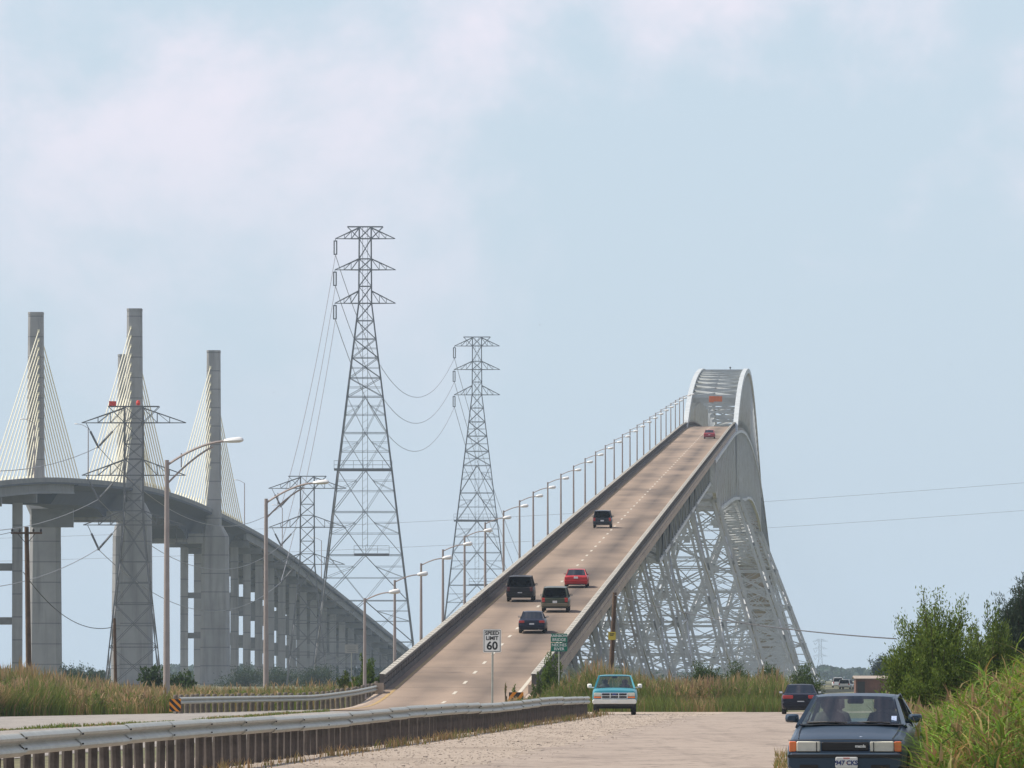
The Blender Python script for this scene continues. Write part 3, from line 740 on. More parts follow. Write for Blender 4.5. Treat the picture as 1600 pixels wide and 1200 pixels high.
def catenary(name, a, b, sag, r, m, label, group=None, n=24, cat='wire'):
    a, b = Vector(a), Vector(b); pts = []
    for i in range(n + 1):
        t = i / n; p = a.lerp(b, t); p.z -= 4 * sag * t * (1 - t); pts.append(p)
    mb = MB(); mb.ptube(pts, r, 5, False); o = mb.build(name, m)
    return tag(o, label, cat, group)
nm3 = ['top', 'middle', 'bottom']
for i, ((z1, z3)) in enumerate(((97.4, 37.6), (90.6, 30.2), (83.3, 23.2))):
    e1 = Vector((T1[0] - 6.5, 1700, z1 - 3.5)); e2 = Vector((T2[0] - 6.5, 2250, z1 - 3.5))
    v3 = Vector((T3[0] - 5.0, 1100, z3 - 3.4)); v4 = Vector((T4[0] - 5.0, 1480, z3 - 3.4)); v0 = Vector((T3[0] - 22, 720, z3 - 5))
    e5 = Vector((T2[0] + 14, 2650, z3 + 2))
    catenary('power_line', e1, e2, 20, .07, M['wire_far'], nm3[i] + ' conductor sagging between the two tall towers', 'conductors')
    catenary('power_line', v4, e1, 4, .07, M['wire_far'], nm3[i] + ' conductor climbing from the middle-sized tower to the tallest tower', 'conductors')
    catenary('power_line', v3, v4, 7, .05, M['wire_far'], nm3[i] + ' conductor between the dark tower and the middle-sized tower', 'conductors')
    catenary('power_line', v3, v0, 7, .05, M['wire_far'], nm3[i] + ' conductor from the dark tower out of frame on the left', 'conductors')
    catenary('power_line', e2, e5, 4, .07, M['wire_far'], nm3[i] + ' conductor dropping behind the farther tall tower', 'conductors')
for a, b, lb in (((-150, 845), (1750, 742), 'upper thin line crossing the sky behind the arch'), ((-150, 880), (1750, 786), 'lower thin line crossing the sky behind the arch')):
    catenary('power_line', pix(*a, 2600), pix(*b, 2600), 3, .05, M['wire_far'], lb, 'thin lines behind the arch')

# ================================================================== STREET LAMPS
def lamp(name, H, arm, rise, r0, r1, headl, label, group, mast):
    rt = empty(name); tag(rt, label, 'street lamp', group)
    mb = MB(); mb.tube((0, 0, 0), (0, 0, H), r0, r1, 10); mb.box((0, 0, .05), (r0 * 3.4, r0 * 3.4, .1)); mb.build('pole', M['lampgrey'], rt, smooth=True)
    pts = []
    for i in range(9):
        t = i / 8; pts.append((arm * t, 0, H - .12 + rise * math.sin(t * math.pi / 2) if not mast else H - .25 + rise * (1 - (1 - t) ** 1.7)))
    mb = MB(); mb.ptube(pts, [r1 * .62] * 9, 6)
    if mast:
        p2 = [(arm * t, 0, H - 1.15 + (rise + .82) * (1 - (1 - t) ** 1.5)) for t in np.linspace(0, .8, 7)]
        mb.ptube(p2, r1 * .5, 6)
        mb.beam((arm * .25, 0, H - .35), (arm * .25, 0, H + .33), .05)
    mb.build('arm', M['lampgrey'], rt, smooth=True)
    mb = MB(); z = pts[-1][2]; x = arm - .05
    rings = []
    for t, w, h in ((0, .05, .05), (.08, .14, .09), (.35, .20, .13), (.8, .21, .15), (.95, .15, .10), (1, .05, .04)):
        rings.append([Vector((x + t * headl, w * math.cos(a) * (headl / .9), z + h * math.sin(a) * (1.1 if math.sin(a) > 0 else .8) + .06 * t)) for a in np.linspace(0, 2 * math.pi, 11)[:-1]])
    mb.sweep(rings); mb.build('lamp_head', M['lamphead'], rt, smooth=True)
    return rt
L1 = lamp('street_lamp', 12.0, 2.75, 1.15, .17, .10, .95, 'tall lamp post by the orange striped marker at the left rail end', 'tall highway lamp posts', True)
L1.location = (gx(261, 372), 372, 0)
L2 = copy_tree(L1); L2['label'] = 'tall lamp post standing behind the left guard rail posts'; L2.location = (gx(416, 452), 452, 0); L2.rotation_euler = (0, 0, R(-3))
LB = lamp('street_lamp', 5.45, 1.35, .42, .10, .065, .62, '', 'lamp posts along the left bridge railing', False)
ordn = ['first', 'second', 'third', 'fourth', 'fifth', 'sixth', 'seventh', 'eighth', 'ninth', 'tenth', 'eleventh', 'twelfth', 'thirteenth', 'fourteenth', 'fifteenth', 'sixteenth', 'seventeenth', 'eighteenth', 'nineteenth', 'twentieth', 'twenty-first', 'twenty-second', 'twenty-third', 'twenty-fourth', 'twenty-fifth', 'twenty-sixth', 'twenty-seventh', 'twenty-eighth', 'twenty-ninth', 'thirtieth']
for i, y in enumerate([421, 450, 479, 506, 536, 568, 600, 631, 660, 694, 728, 764, 800, 836, 872, 908, 944, 980, 1016, 1052, 1088, 1124, 1160, 1196, 1232, 1268, 1304, 1338]):
    o = LB if i == 0 else copy_tree(LB)
    o.location = (bx(y) - 4.62, y, (bz(y) - .1)); o.rotation_euler = (0, 0, R(random.uniform(-4, 4)))
    o['label'] = ordn[i] + ' lamp post up the left bridge railing, counted from the foot'
# lamp posts on the far bridge
LV = lamp('street_lamp', 11.5, 2.2, .9, .14, .10, .8, '', 'lamp posts on the cable-stayed bridge', False)
for i, (x, y, fl, lb) in enumerate(((8, 1560, 1, 'thin lamp post at the picture edge on the cable-stayed bridge deck'), (136, 1660, 1, 'thin lamp post between the two front pylons of the cable-stayed bridge'),
                                    (377, 2040, 1, 'thin lamp post just right of the right-hand pylon'), (440, 2160, 1, 'thin lamp post on the far approach behind the second tall lamp'), (505, 2300, 1, 'thin lamp post low on the far approach behind the tallest tower'))):
    o = LV if i == 0 else copy_tree(LV); o.location = (vx(y) + 11.0 if i > 1 else vx(y) + 10.9, y, vz(y) + .4); o.rotation_euler = (0, 0, math.pi); o['label'] = lb

# ================================================================== GUARD RAILS
def wbeam_rings(pts, zc, flip=1):
    """W-beam cross-section swept along pts"""
    prof = [(0, .155), (.045, .13), (.08, .095), (.075, .06), (.02, .02), (.0, 0), (.02, -.02), (.075, -.06), (.08, -.095), (.045, -.13), (0, -.155)]
    back = [(a - .006, b) for a, b in prof[::-1]]
    rings = []
    for i, p in enumerate(pts):
        d = (Vector(pts[min(i + 1, len(pts) - 1)]) - Vector(pts[max(0, i - 1)])); d.z = 0; d.normalize(); nrm = Vector((d.y, -d.x, 0)) * flip
        rings.append([Vector(p) + nrm * a + Vector((0, 0, zc + b)) for a, b in prof + back])
    return rings
gr = empty('guard_rail', (rail_x(104.3), 104.3, 0)); tag(gr, 'long galvanised guard rail along the gravel in the foreground', 'guard rail')
for k in range(-4, 30):
    y0, y1 = 104.3 + 7.6 * k, 104.3 + 7.6 * (k + 1) + .28
    dz = random.uniform(-.012, .012) + .03 * math.sin(k * .6)
    sc_ = .012 if k % 2 else 0
    pts = [(rail_x(y) + .1 + sc_ * (1 if y == y0 else -0), y, 0) for y in (y0, (y0 + y1) / 2, y1)]
    mb = MB(); mb.sweep(wbeam_rings(pts, .72 + dz, 1)); pn = mb.build('rail_panel', M['galv'], gr, smooth=True)
    mb = MB()
    for yy in (y0 + .1, y0 + .2):
        for zz in (-.07, .07): mb.box((rail_x(yy) + .185 + sc_, yy, .72 + dz + zz), (.02, .024, .024))
    mb.build('splice_bolts', M['black'], pn, kind='stuff')
pm = MB(); pm.lathe([(0, 0), (.078, 0), (.078, .76), (.07, .79), (0, .80)], tuple(ORG[gr.name]), 'Z', 8); post_me = None
y = 104.3 - 22.8
while y < 333:
    if post_me is None:
        o = pm.build('post', M['wood_post'], gr); post_me = o.data
    else:
        o = bpy.data.objects.new('post', post_me); COL.objects.link(o); o.parent = gr
    o.location = Vector((rail_x(y) - .02, y, random.uniform(-.05, .02))) - ORG[gr.name]
    o.rotation_euler = (random.uniform(-.03, .03), random.uniform(-.03, .03), random.uniform(0, 6)); o.scale = (random.uniform(.95, 1.12),) * 2 + (1,)
    y += 1.9
# left rail
gl = empty('guard_rail', (-15.2, 355, 0)); tag(gl, 'short curved guard rail on stubby posts left of the bridge foot', 'guard rail')
lt = [(-15.0, 352), (-14.0, 364), (-12.7, 376), (-11.1, 389), (-9.6, 402), (-8.3, 414), (-7.4, 425), (-7.25, 429)]
lp = []
for i in range(len(lt) - 1):
    for t in np.linspace(0, 1, 7)[:-1]: lp.append(Vector((lt[i][0] * (1 - t) + lt[i + 1][0] * t, lt[i][1] * (1 - t) + lt[i + 1][1] * t, 0)))
lp.append(Vector((*lt[-1], 0)))
zr = lambda p: .55 + .55 * max(0, (p.y - 396) / 33) ** 1.3 + .05
for k in range(0, len(lp) - 1, 4):
    seg = [p + Vector((0, 0, zr(p))) for p in lp[k:k + 5]]
    if len(seg) > 1:
        mb = MB(); mb.sweep(wbeam_rings(seg, 0, 1)); mb.build('rail_panel', M['galv'], gl, smooth=True)
acc = 0; prev = lp[0]; first = True; pm = None
for p in lp:
    acc += (p - prev).length; prev = p
    if acc >= 1.75 or first:
        acc = 0 if first else acc - 1.85; first = False
        mb = None
        if pm is None:
            mb = MB(); mb.lathe([(0, 0), (.11, 0), (.11, 1.0), (.09, 1.06), (0, 1.07)], tuple(ORG[gl.name]), 'Z', 8); o = mb.build('post', M['rail_post'], gl); pm = o.data
        else:
            o = bpy.data.objects.new('post', pm); COL.objects.link(o); o.parent = gl
        o.location = p + Vector((-.16, 0, zr(p) - .78 + random.uniform(-.05, .03))) - ORG[gl.name]; o.rotation_euler = (random.uniform(-.04, .04), random.uniform(-.04, .04), 0)

# ================================================================== SIGNS
def face_cam(loc): return Matrix.Translation(loc) @ Matrix.Rotation(math.pi / 2, 4, 'X')
def plate(mb, w, h, c, t=.02, r=.04, y=0):
    pts = []
    for (sx, sz, a0) in ((1, 1, 0), (-1, 1, 90), (-1, -1, 180), (1, -1, 270)):
        for k in range(4):
            a = R(a0 + 30 * k); pts.append((c[0] + sx * (w / 2 - r) + r * math.cos(a), c[2] + sz * (h / 2 - r) + r * math.sin(a)))
    mb.sweep([[Vector((x, c[1] + y, z)) for x, z in pts], [Vector((x, c[1] + y + t, z)) for x, z in pts]]); return mb
def signpost(name, loc, label, cat='sign'):
    e = empty(name, loc); ORG[e.name] = Vector((0, 0, 0)); return tag(e, label, cat)
# speed limit
s = signpost('speed_limit_sign', (gx(769, 277), 277, 0), 'white rectangular SPEED LIMIT 60 sign on a slim steel post')
mb = MB(); mb.tube((0, .05, 0), (.02, .05, 3.25), .036, .036, 8); mb.build('post', M['galv'], s)
mb = MB(); plate(mb, .64, .82, (0, 0, 2.93)); pl = mb.build('sign_plate', M['signwhite'], s)
mb = MB()
for w, h, a in ((.58, .018, 0),):
    for sx in (-1, 1): mb.box((sx * .285, -.003, 2.93), (.016, .006, .74))
    for sz in (-1, 1): mb.box((0, -.003, 2.93 + sz * .375), (.57, .006, .016))
mb.build('border', M['signblack'], pl)
for tx, sz, z, bo in (('SPEED', .185, 3.20, .006), ('LIMIT', .185, 3.02, .006), ('60', .40, 2.745, .011)):
    textmesh('lettering', tx, sz, M['signblack'], pl, face_cam((0, -.004, z)) @ Matrix.Scale(1.0, 4), .002, bo)
# green bridge sign: two stacked plates
s = signpost('bridge_name_sign', (gx(873.5, 397), 397, 0), 'small green sign in two plates reading RAINBOW BRIDGE NECHES RIVER')
mb = MB(); mb.tube((0, .05, 0), (-.01, .05, 3.85), .034, .034, 8); mb.build('post', M['galv'], s)
for z, lines in ((3.66, ('RAINBOW', 'BRIDGE')), (3.19, ('NECHES', 'RIVER'))):
    mb = MB(); plate(mb, .84, .44, (0, 0, z), r=.02); pl = mb.build('sign_plate', M['signgreen'], s)
    for k, tx in enumerate(lines):
        textmesh('lettering', tx, .205 if len(tx) < 7 else .185, M['signwhite'], pl, face_cam((0, -.004, z + .10 - .2 * k)), .002, .003)
# small pale sign by the left shrub
s = signpost('roadside_sign', (gx(549.5, 436), 436, 0), 'small faded pale sign on a thin post before the left shrub')
mb = MB(); mb.tube((0, .05, 0), (0, .05, 3.4), .03, .03, 8); mb.build('post', M['galv'], s)
mb = MB(); plate(mb, .74, .48, (0, 0, 3.25), r=.03); pl = mb.build('sign_plate', M['signback'], s)
mb = MB()
for z in (3.40, 3.30, 3.20, 3.10): mb.box((random.uniform(-.03, .03), -.004, z), (.5, .006, .035))
mb.build('faded_print', M['truss_dark'], pl)
# striped markers
def marker(name, loc, w, h, z, slant, label):
    s = signpost(name, loc, label, 'marker')
    mb = MB(); mb.tube((0, .04, 0), (0, .04, z), .035, .035, 8); mb.build('post', M['galv'], s)
    mb = MB(); plate(mb, w, h, (0, 0, z), r=.01); pl = mb.build('sign_plate', M['signorange'], s)
    for k in (-1, 0, 1):
        mb = MB(); bw = w * .17; x0 = k * w * .62; hh = h * .49
        pts = [(x0 - bw + slant * hh, hh), (x0 + bw + slant * hh, hh), (x0 + bw - slant * hh, -hh), (x0 - bw - slant * hh, -hh)]
        # clip the stripe polygon to the plate
        def clip(P, s_, lim):
            o_ = []
            for i in range(len(P)):
                a, b = P[i], P[(i + 1) % len(P)]; ia, ib = s_ * a[0] <= lim, s_ * b[0] <= lim
                if ia: o_.append(a)
                if ia != ib:
                    t = (s_ * lim - a[0]) / (b[0] - a[0]); o_.append((s_ * lim, a[1] + t * (b[1] - a[1])))
            return o_
        pts = clip(clip(pts, 1, w / 2 - .005), -1, w / 2 - .005)
        if len(pts) > 2:
            mb.sweep([[Vector((x, -.006, z + q)) for x, q in pts], [Vector((x, -.002, z + q)) for x, q in pts]]); mb.build('stripe', M['signblack'], pl)
marker('striped_marker', (gx(274.5, 351), 351, 0), .52, .56, .40, -1.0, 'orange and black striped panel at the left guard rail end')
marker('striped_marker', (gx(806.5, 385), 385, 0), .72, .40, .72, .8, 'orange and black striped panel at the right bridge railing end')

# ================================================================== UTILITY POLES
def wood_pole(loc, H, r, label, arm=None, sign=False, lean=0):
    e = empty('utility_pole', loc); ORG[e.name] = Vector((0, 0, 0)); tag(e, label, 'pole')
    mb = MB(); mb.tube((0, 0, -.2), (lean, 0, H), r, r * .72, 9); mb.build('pole', M['wood_pole'], e, smooth=True)
    if arm:
        for z, w in arm:
            mb = MB(); mb.box((lean, -.12, z), (w, .1, .13)); c = mb.build('cross_arm', M['wood_pole'], e)
            mb = MB()
            for f in (-.46, -.22, .22, .46): mb.lathe([(0, 0), (.05, 0), (.08, .1), (.05, .2), (0, .24)], (lean + w * f, -.12, z + .07), 'Z', 7)
            mb.build('insulators', M['black'], c)
            mb = MB(); mb.beam((lean - w * .3, -.14, z), (lean, -.1, z - .7), .04); mb.beam((lean + w * .3, -.14, z), (lean, -.1, z - .7), .04); mb.build('arm_brace', M['black'], c)
    return e
wood_pole((gx(47, 500), 500, 0), 11.3, .20, 'dark wooden utility pole with a cross arm in front of the left pier', [(10.9, 2.0)], lean=-.2)
wood_pole((gx(182, 520), 520, 0), 5.6, .13, 'short plain wooden pole beside the dark lattice tower', None, lean=-.1)
wp = wood_pole((gx(952, 432), 432, 0), 6.35, .16, 'leaning brown wooden pole with a yellow sign in front of the trestles', None, lean=.3)
mb = MB(); plate(mb, .42, .44, (.14, -.2, 3.95), r=.03); ys_ = mb.build('yellow_sign', M['signyellow'], wp)
mb = MB(); mb.box((.14, -.206, 4.06), (.26, .008, .05)); mb.box((.12, -.206, 3.98), (.2, .008, .04)); mb.build('print', M['signblack'], ys_)
a = Vector((gx(952, 432) + .3, 432, 6.2))
catenary('overhead_cable', a, pix(1400, 998, 260), .35, .022, M['wire'], 'black cable from the brown pole down to the bush on the right')
b0 = Vector((gx(42, 500) - .2, 500, 8.4)); 
catenary('overhead_cable', b0, (gx(178, 520) - .1, 520, 5.0), 1.2, .025, M['wire'], 'black cable from the dark pole to the short pole')
catenary('overhead_cable', Vector((gx(42, 500) - .8, 500, 11)), pix(-60, 842, 470), .1, .02, M['wire'], 'thin cable from the dark pole top out of frame')

# ================================================================== VEHICLES
def loft(st, ring):  # st: (y, ztop, halfw, zbot, crown)
    mb = MB(); rr = []
    for (y, zt, w, zb, cr) in st:
        h = zt - zb; half = [(0, zt + cr), (.40 * w, zt + .9 * cr), (.72 * w, zt + .45 * cr), (.88 * w, zt), (.955 * w, zt - .07 * h - .01), (.985 * w, zt - .22 * h), (1.0 * w, zt - .45 * h), (.992 * w, zb + .28 * h), (.965 * w, zb + .1 * h), (.90 * w, zb), (0, zb)]
        rr.append([Vector((x, y, z)) for x, z in half] + [Vector((-x, y, z)) for x, z in half[-2:0:-1]])
    mb.sweep(rr); return mb
def boolean_wheels(ob, cuts):
    cm = MB()
    for (y, z, r, w) in cuts:
        for sx in (-1, 1):
            cm.lathe([(0, sx * (w - .34)), (r, sx * (w - .34)), (r, sx * (w + .2)), (0, sx * (w + .2))], (0, y, z), 'X', 24)
    c = cm.build('cutter', M['black']); bm = bmesh.new(); bm.from_mesh(c.data); bmesh.ops.remove_doubles(bm, verts=bm.verts, dist=1e-5); bmesh.ops.recalc_face_normals(bm, faces=bm.faces); bm.to_mesh(c.data); bm.free()
    md = ob.modifiers.new('b', 'BOOLEAN'); md.object = c; md.operation = 'DIFFERENCE'; md.solver = 'EXACT'
    dg = bpy.context.evaluated_depsgraph_get(); me = bpy.data.meshes.new_from_object(ob.evaluated_get(dg))
    ob.modifiers.clear(); old = ob.data; ob.data = me; bpy.data.meshes.remove(old); bpy.data.objects.remove(c)
    me.shade_smooth(); me.set_sharp_from_angle(angle=R(32))

def car(name, label, body_m, st, gh, wheels, front=None, rear=None, glass='glass', trim='black', group=None, mirror=(.0, 1.0, .1), fine=False, two_tone=None):
    """front of the car looks along -Y. gh: greenhouse dict. wheels: (yf, yr, r, halfw)"""
    e = empty(name); tag(e, label, 'car', group)
    mb = loft(st, None); body = mb.build('body', body_m, e, smooth=True)
    yf, yr, wr, hw = wheels
    boolean_wheels(body, [(yf, wr, wr * 1.16, hw + .1), (yr, wr, wr * 1.16, hw + .1)])
    # greenhouse
    zb, zr_, wb, wt = gh['belt'], gh['roof'], gh['wb'], gh['wt']; cf, rf, rr, cr = gh['y']; bul = gh.get('bulge', .10)
    pw = gh.get('pillar', .07)
    def wpt(y0, y1, f, t, sgn):  # point on front or rear screen: f across -1..1, t up 0..1
        w = wb + (wt - wb) * t; y = y0 + (y1 - y0) * t
        return Vector((w * f, y + sgn * bul * (1 - f * f) * (1 - .4 * t), zb + (zr_ - zb) * t))
    def screen(nm, y0, y1, sgn, gm, inset=.93, t0=.03, t1=.94):
        mb = MB(); n = 8; vs = []
        for t in (t0, (t0 + t1) / 2, t1):
            for i in range(n + 1): vs.append(wpt(y0, y1, inset * (-1 + 2 * i / n), t, sgn))
        fs = [(r * (n + 1) + i, r * (n + 1) + i + 1, (r + 1) * (n + 1) + i + 1, (r + 1) * (n + 1) + i) for r in range(2) for i in range(n)]
        mb.add(vs, fs); return mb.build(nm, M[gm], e, smooth=True, fix=False)
    ws = screen('windscreen', cf, rf, -1, glass); rw = screen('rear_window', cr, rr, 1, gh.get('rglass', glass))
    # roof: crowned panel with turned-down edges
    mb = MB(); rings = []; crn = gh.get('crown', .05)
    for k, ty in enumerate(np.linspace(0, 1, 7)):
        y = rf + (rr - rf) * ty; endd = .035 * (1 - math.sin(math.pi * ty)) ** 2
        ring = []
        for i in range(13):
            f = -1 + 2 * i / 12; yy = y
            if k == 0: yy = y - bul * .6 * (1 - f * f)
            if k == 6: yy = y + bul * .6 * (1 - f * f)
            ring.append(Vector((f * (wt + .03), yy, zr_ + crn * (1 - f ** 4) * (1 - endd * 4) - .02 - endd)))
        low = [Vector((p.x * .97, p.y, p.z - .045)) for p in ring[::-1]]
        rings.append(ring + low)
    mb.sweep(rings); roof = mb.build('roof', body_m, e, smooth=True)
    # pillars
    for s in (-1, 1):
        for (ya, yb, w_) in ((cf, rf, pw), (cr, rr, gh.get('cpillar', pw * 1.4))):
            mb = MB(); mb.beam(Vector((s * wb, ya, zb - .03)), Vector((s * (wt - .015), yb + (.03 if yb == rf else -.03), zr_ - .045)), pw, w_, (0, 1, 0)); mb.build('pillar', body_m, e)
        ym = gh.get('b', [(cf + cr) / 2 + .05]); segs = [cf] + ym + [cr]; segt = [rf] + [min(max(q, rf), rr) for q in ym] + [rr]
        for q in ym:
            mb = MB(); mb.beam(Vector((s * (wb + .01), q, zb - .03)), Vector((s * (wt + .01), min(max(q, rf), rr), zr_ - .01)), .05, .08, (0, 1, 0)); mb.build('pillar', M[trim], e)
        for i in range(len(segs) - 1):
            if gh.get('solid_side') and i in gh['solid_side']: gm = body_m
            else: gm = M[gh.get('sglass', glass)]
            mb = MB(); mb.quad(Vector((s * (wb - .01), segs[i] + .05, zb - .02)), Vector((s * (wb - .01), segs[i + 1] - .05, zb - .02)), Vector((s * (wt - .005), segt[i + 1] - .04, zr_ - .05)), Vector((s * (wt - .005), segt[i] + .04, zr_ - .05)))
            mb.build('side_window', gm, e, fix=False)
    # wheels
    for y in (yf, yr):
        for s in (-1, 1):
            mb = MB(); x0 = s * (hw - .02)
            mb.lathe([(wr * .62, -s * .19), (wr * .9, -s * .19), (wr, -s * .15), (wr, -s * .03), (wr * .93, s * .01), (wr * .62, s * .0), (wr * .62, -s * .19)], (x0, y, wr), 'X', 22); ty = mb.build('wheel', M['rubber'], e, smooth=True)
            mb = MB(); mb.lathe([(0, -s * .02), (wr * .2, -s * .015), (wr * .3, -s * .05), (wr * .54, -s * .04), (wr * .63, -s * .01), (wr * .63, -s * .1), (0, -s * .1)], (x0, y, wr), 'X', 18); mb.build('rim', M['rim'], ty, smooth=True)
    # door mirrors
    my, mz, mo = mirror
    for s in (-1, 1):
        mb = MB(); x = s * (wb + mo); mw = gh.get('mw', .17); mh = gh.get('mh', .11)
        rings = []
        for t, k in ((-.07, .55), (-.03, .92), (.04, 1.0), (.06, .95)):
            rings.append([Vector((x + mw / 2 * k * math.copysign(abs(math.cos(a)) ** .5, math.cos(a)), my + t, mz + mh / 2 * k * math.copysign(abs(math.sin(a)) ** .5, math.sin(a)))) for a in np.linspace(0, 2 * math.pi, 13)[:-1]])
        mb.sweep(rings); mb.beam((s * (wb - .03), my + .03, mz - mh * .4), (x - s * mw * .3, my, mz - mh * .3), .05, .05)
        mb.build('door_mirror', gh.get('mirror_m', body_m), e, smooth=True)
        mb = MB(); mb.box((x, my + .065, mz), (mw * .8, .008, mh * .75)); mb.build('mirror_glass', M['chrome'], e)
    # cabin
    mb = MB(); mb.box((0, (cf + cr) / 2, zb - .28), (wb * 1.75, (cr - cf) * .8, .3)); mb.build('cabin_floor', M['seat'], e)
    mb = MB(); mb.box((0, cf + .28, zb - .04), (wb * 1.7, .34, .14)); mb.build('dashboard', M['seat'], e)
    for y in gh.get('seats', []):
        for s in (-1, 1):
            mb = MB(); rings = []
            for z, w, d in ((zb - .2, .23, .09), (zb + .05, .235, .085), (zb + .16, .19, .07), (zb + .19, .10, .05), (zb + .215, .10, .05), (zb + .23, .135, .055), (zb + .35, .13, .05), (zb + .385, .09, .035)):
                rings.append([Vector((s * wb * .5 + w * math.copysign(abs(math.cos(a)) ** .6, math.cos(a)), y + (z - zb) * .2 + d * math.sin(a), z)) for a in np.linspace(0, 2 * math.pi, 13)[:-1]])
            mb.sweep(rings); mb.build('seat', M['seat'], e, smooth=True)
    if fine:
        mb = MB(); rings = []
        for x, k in ((-.115, .6), (-.10, 1), (.10, 1), (.115, .6)): rings.append([Vector((x, rf + .12 + .02 * k * math.sin(a), zr_ - .10 + .035 * k * math.cos(a))) for a in np.linspace(0, 2 * math.pi, 9)[:-1]])
        mb.sweep(rings); mb.beam((0, rf + .12, zr_ - .08), (0, rf + .02, zr_ - .02), .015); mb.build('rear_view_mirror', M['black'], e, smooth=True)
        mb = MB(); mb.ptube([Vector((wb * .5 + .18 * math.cos(a), cf + .50 + .05 * math.sin(a), zb + .02 + .17 * math.sin(a))) for a in np.linspace(0, 2 * math.pi, 19)], .014, 6); mb.build('steering_wheel', M['black'], e)
    return e

def add_box(e, name, c, d, m, bev=.0, lab=None, parent=None):
    """soft-edged box"""
    mb = MB(); w, dp, h = d
    ch = min(w, h) * .22 if bev == 0 else bev
    def ring(y, k):
        W, H = w / 2 - k, h / 2 - k
        return [Vector((c[0] + a, c[1] + y, c[2] + b)) for a, b in ((-W + ch, -H), (W - ch, -H), (W, -H + ch), (W, H - ch), (W - ch, H), (-W + ch, H), (-W, H - ch), (-W, -H + ch))]
    mb.sweep([ring(-dp / 2, min(w, h) * .08), ring(-dp / 2 + dp * .2, 0), ring(dp / 2, 0)])
    o = mb.build(name, M[m] if isinstance(m, str) else m, parent or e); return o

# ---- foreground blue sedan
P_blue = paint('sedan_blue_grey', (.032, .055, .085), .3, .45)
SED = [(-2.14, 0.660, .70, .25, .01), (-2.11, 0.725, .80, .22, .012), (-2.02, 0.760, .825, .21, .018), (-1.6, 0.820, .835, .20, .028), (-1.2, 0.890, .835, .19, .035), (-.98, 0.940, .835, .19, .03), (-.85, 0.960, .835, .19, 0), (.0, 0.970, .838, .19, 0), (1.0, 0.980, .835, .19, 0), (1.35, 0.995, .832, .20, .0), (1.5, 1.000, .83, .21, .025), (1.95, 0.990, .815, .23, .03), (2.10, 0.940, .79, .26, .02), (2.15, 0.840, .74, .30, .01)]
sed = car('parked_car', 'blue-grey sedan parked facing us at the grass edge, nearest car', P_blue, SED,
          dict(belt=.945, roof=1.375, wb=.76, wt=.58, y=(-1.02, -.30, .82, 1.42), bulge=.12, crown=.035, pillar=.06, cpillar=.12, b=[.28], seats=[-.02, .95], mw=.20, mh=.125),
          (-1.33, 1.17, .295, .80), mirror=(-.60, 1.035, .115), fine=True)
for s in (-1, 1):
    h = add_box(sed, 'headlight', (s * .515, -2.115, .645), (.335, .10, .15), 'lens', .012)
    mb = MB(); mb.box((s * .40, -2.17, .645), (.012, .01, .13)); mb.box((s * .515, -2.168, .574), (.33, .012, .01)); mb.build('lens_rim', M['black'], h)
    add_box(sed, 'turn_signal', (s * .735, -2.085, .645), (.105, .12, .148), 'amber', .012)
add_box(sed, 'grille', (.0, -2.125, .648), (.66, .06, .125), 'dark_grille', .01)
mb = MB()
for z in (.615, .645, .675): mb.box((0, -2.158, z), (.62, .012, .006))
mb.build('grille_bar', M['black'], sed)
gl_ = Matrix.Translation((.215, -2.165, .652)) @ Matrix.Rotation(math.pi / 2, 4, 'X')
textmesh('lettering', 'mazda', .058, M['signwhite'], sed, gl_, .003, .002)
add_box(sed, 'front_bumper', (0, -2.13, .44), (1.60, .26, .24), P_blue, .05)
add_box(sed, 'bumper_strip', (0, -2.255, .515), (1.60, .05, .045), 'black', .01)
mb = MB(); mb.box((0, -2.14, .26), (1.4, .2, .1)); mb.build('air_dam', M['black'], sed)
for s in (-1, 1): add_box(sed, 'fog_lamp_recess', (s * .5, -2.255, .36), (.26, .03, .07), 'black', .01)
lp_ = add_box(sed, 'licence_plate', (.03, -2.285, .425), (.31, .02, .155), 'plate', .012)
textmesh('plate_number', '947 CKS', .088, M['plateblue'], lp_, Matrix.Translation((.03, -2.298, .418)) @ Matrix.Rotation(math.pi / 2, 4, 'X'), .002, .003)
mb = MB(); mb.box((.03, -2.298, .487), (.09, .004, .014)); mb.box((.035, -2.298, .42), (.014, .004, .02)); mb.build('plate_mark', M['platered'], lp_)
mb = MB(); mb.ptube([(-.80, -2.11, .735), (-.4, -2.15, .742), (0, -2.16, .745), (.4, -2.15, .742), (.80, -2.11, .735)], .006, 5); mb.build('bonnet_gap', M['black'], sed)
# wipers, bonnet shut lines, sticker, emblem
for x0, x1 in ((-.62, -.05), (-.02, .55)):
    mb = MB(); mb.ptube([(x0, -1.035, .975), ((x0 + x1) / 2, -1.08, .985), (x1, -1.085, .972)], .012, 5); mb.beam((x1, -1.09, .96), (x1 - .18, -1.08, .985), .018); mb.build('wiper', M['black'], sed)
mb = MB(); mb.quad((-.74, -1.0, .958), (.74, -1.0, .958), (.70, -1.17, .948), (-.70, -1.17, .948)); mb.build('cowl', M['black'], sed, fix=False)
for s in (-1, 1):
    mb = MB(); mb.ptube([(s * .66, -2.07, .758), (s * .69, -1.6, .841), (s * .695, -1.2, .912), (s * .69, -1.0, .953)], .006, 5); mb.build('bonnet_gap', M['black'], sed)
mb = MB(); mb.lathe([(0, 0), (.022, 0), (.018, .012), (0, .016)], (.21, -1.98, .776), 'Z', 10); mb.build('emblem', M['chrome'], sed)
mb = MB(); mb.box((.60, -.93, 1.025), (.075, .012, .10), Matrix.Rotation(R(-35), 3, 'X')); mb.build('windscreen_sticker', M['sticker'], sed)
mb = MB()
for s in (-1, 1): mb.box((s * .845, .05, .52), (.02, 3.0, .05))
mb.build('side_moulding', M['black'], sed)
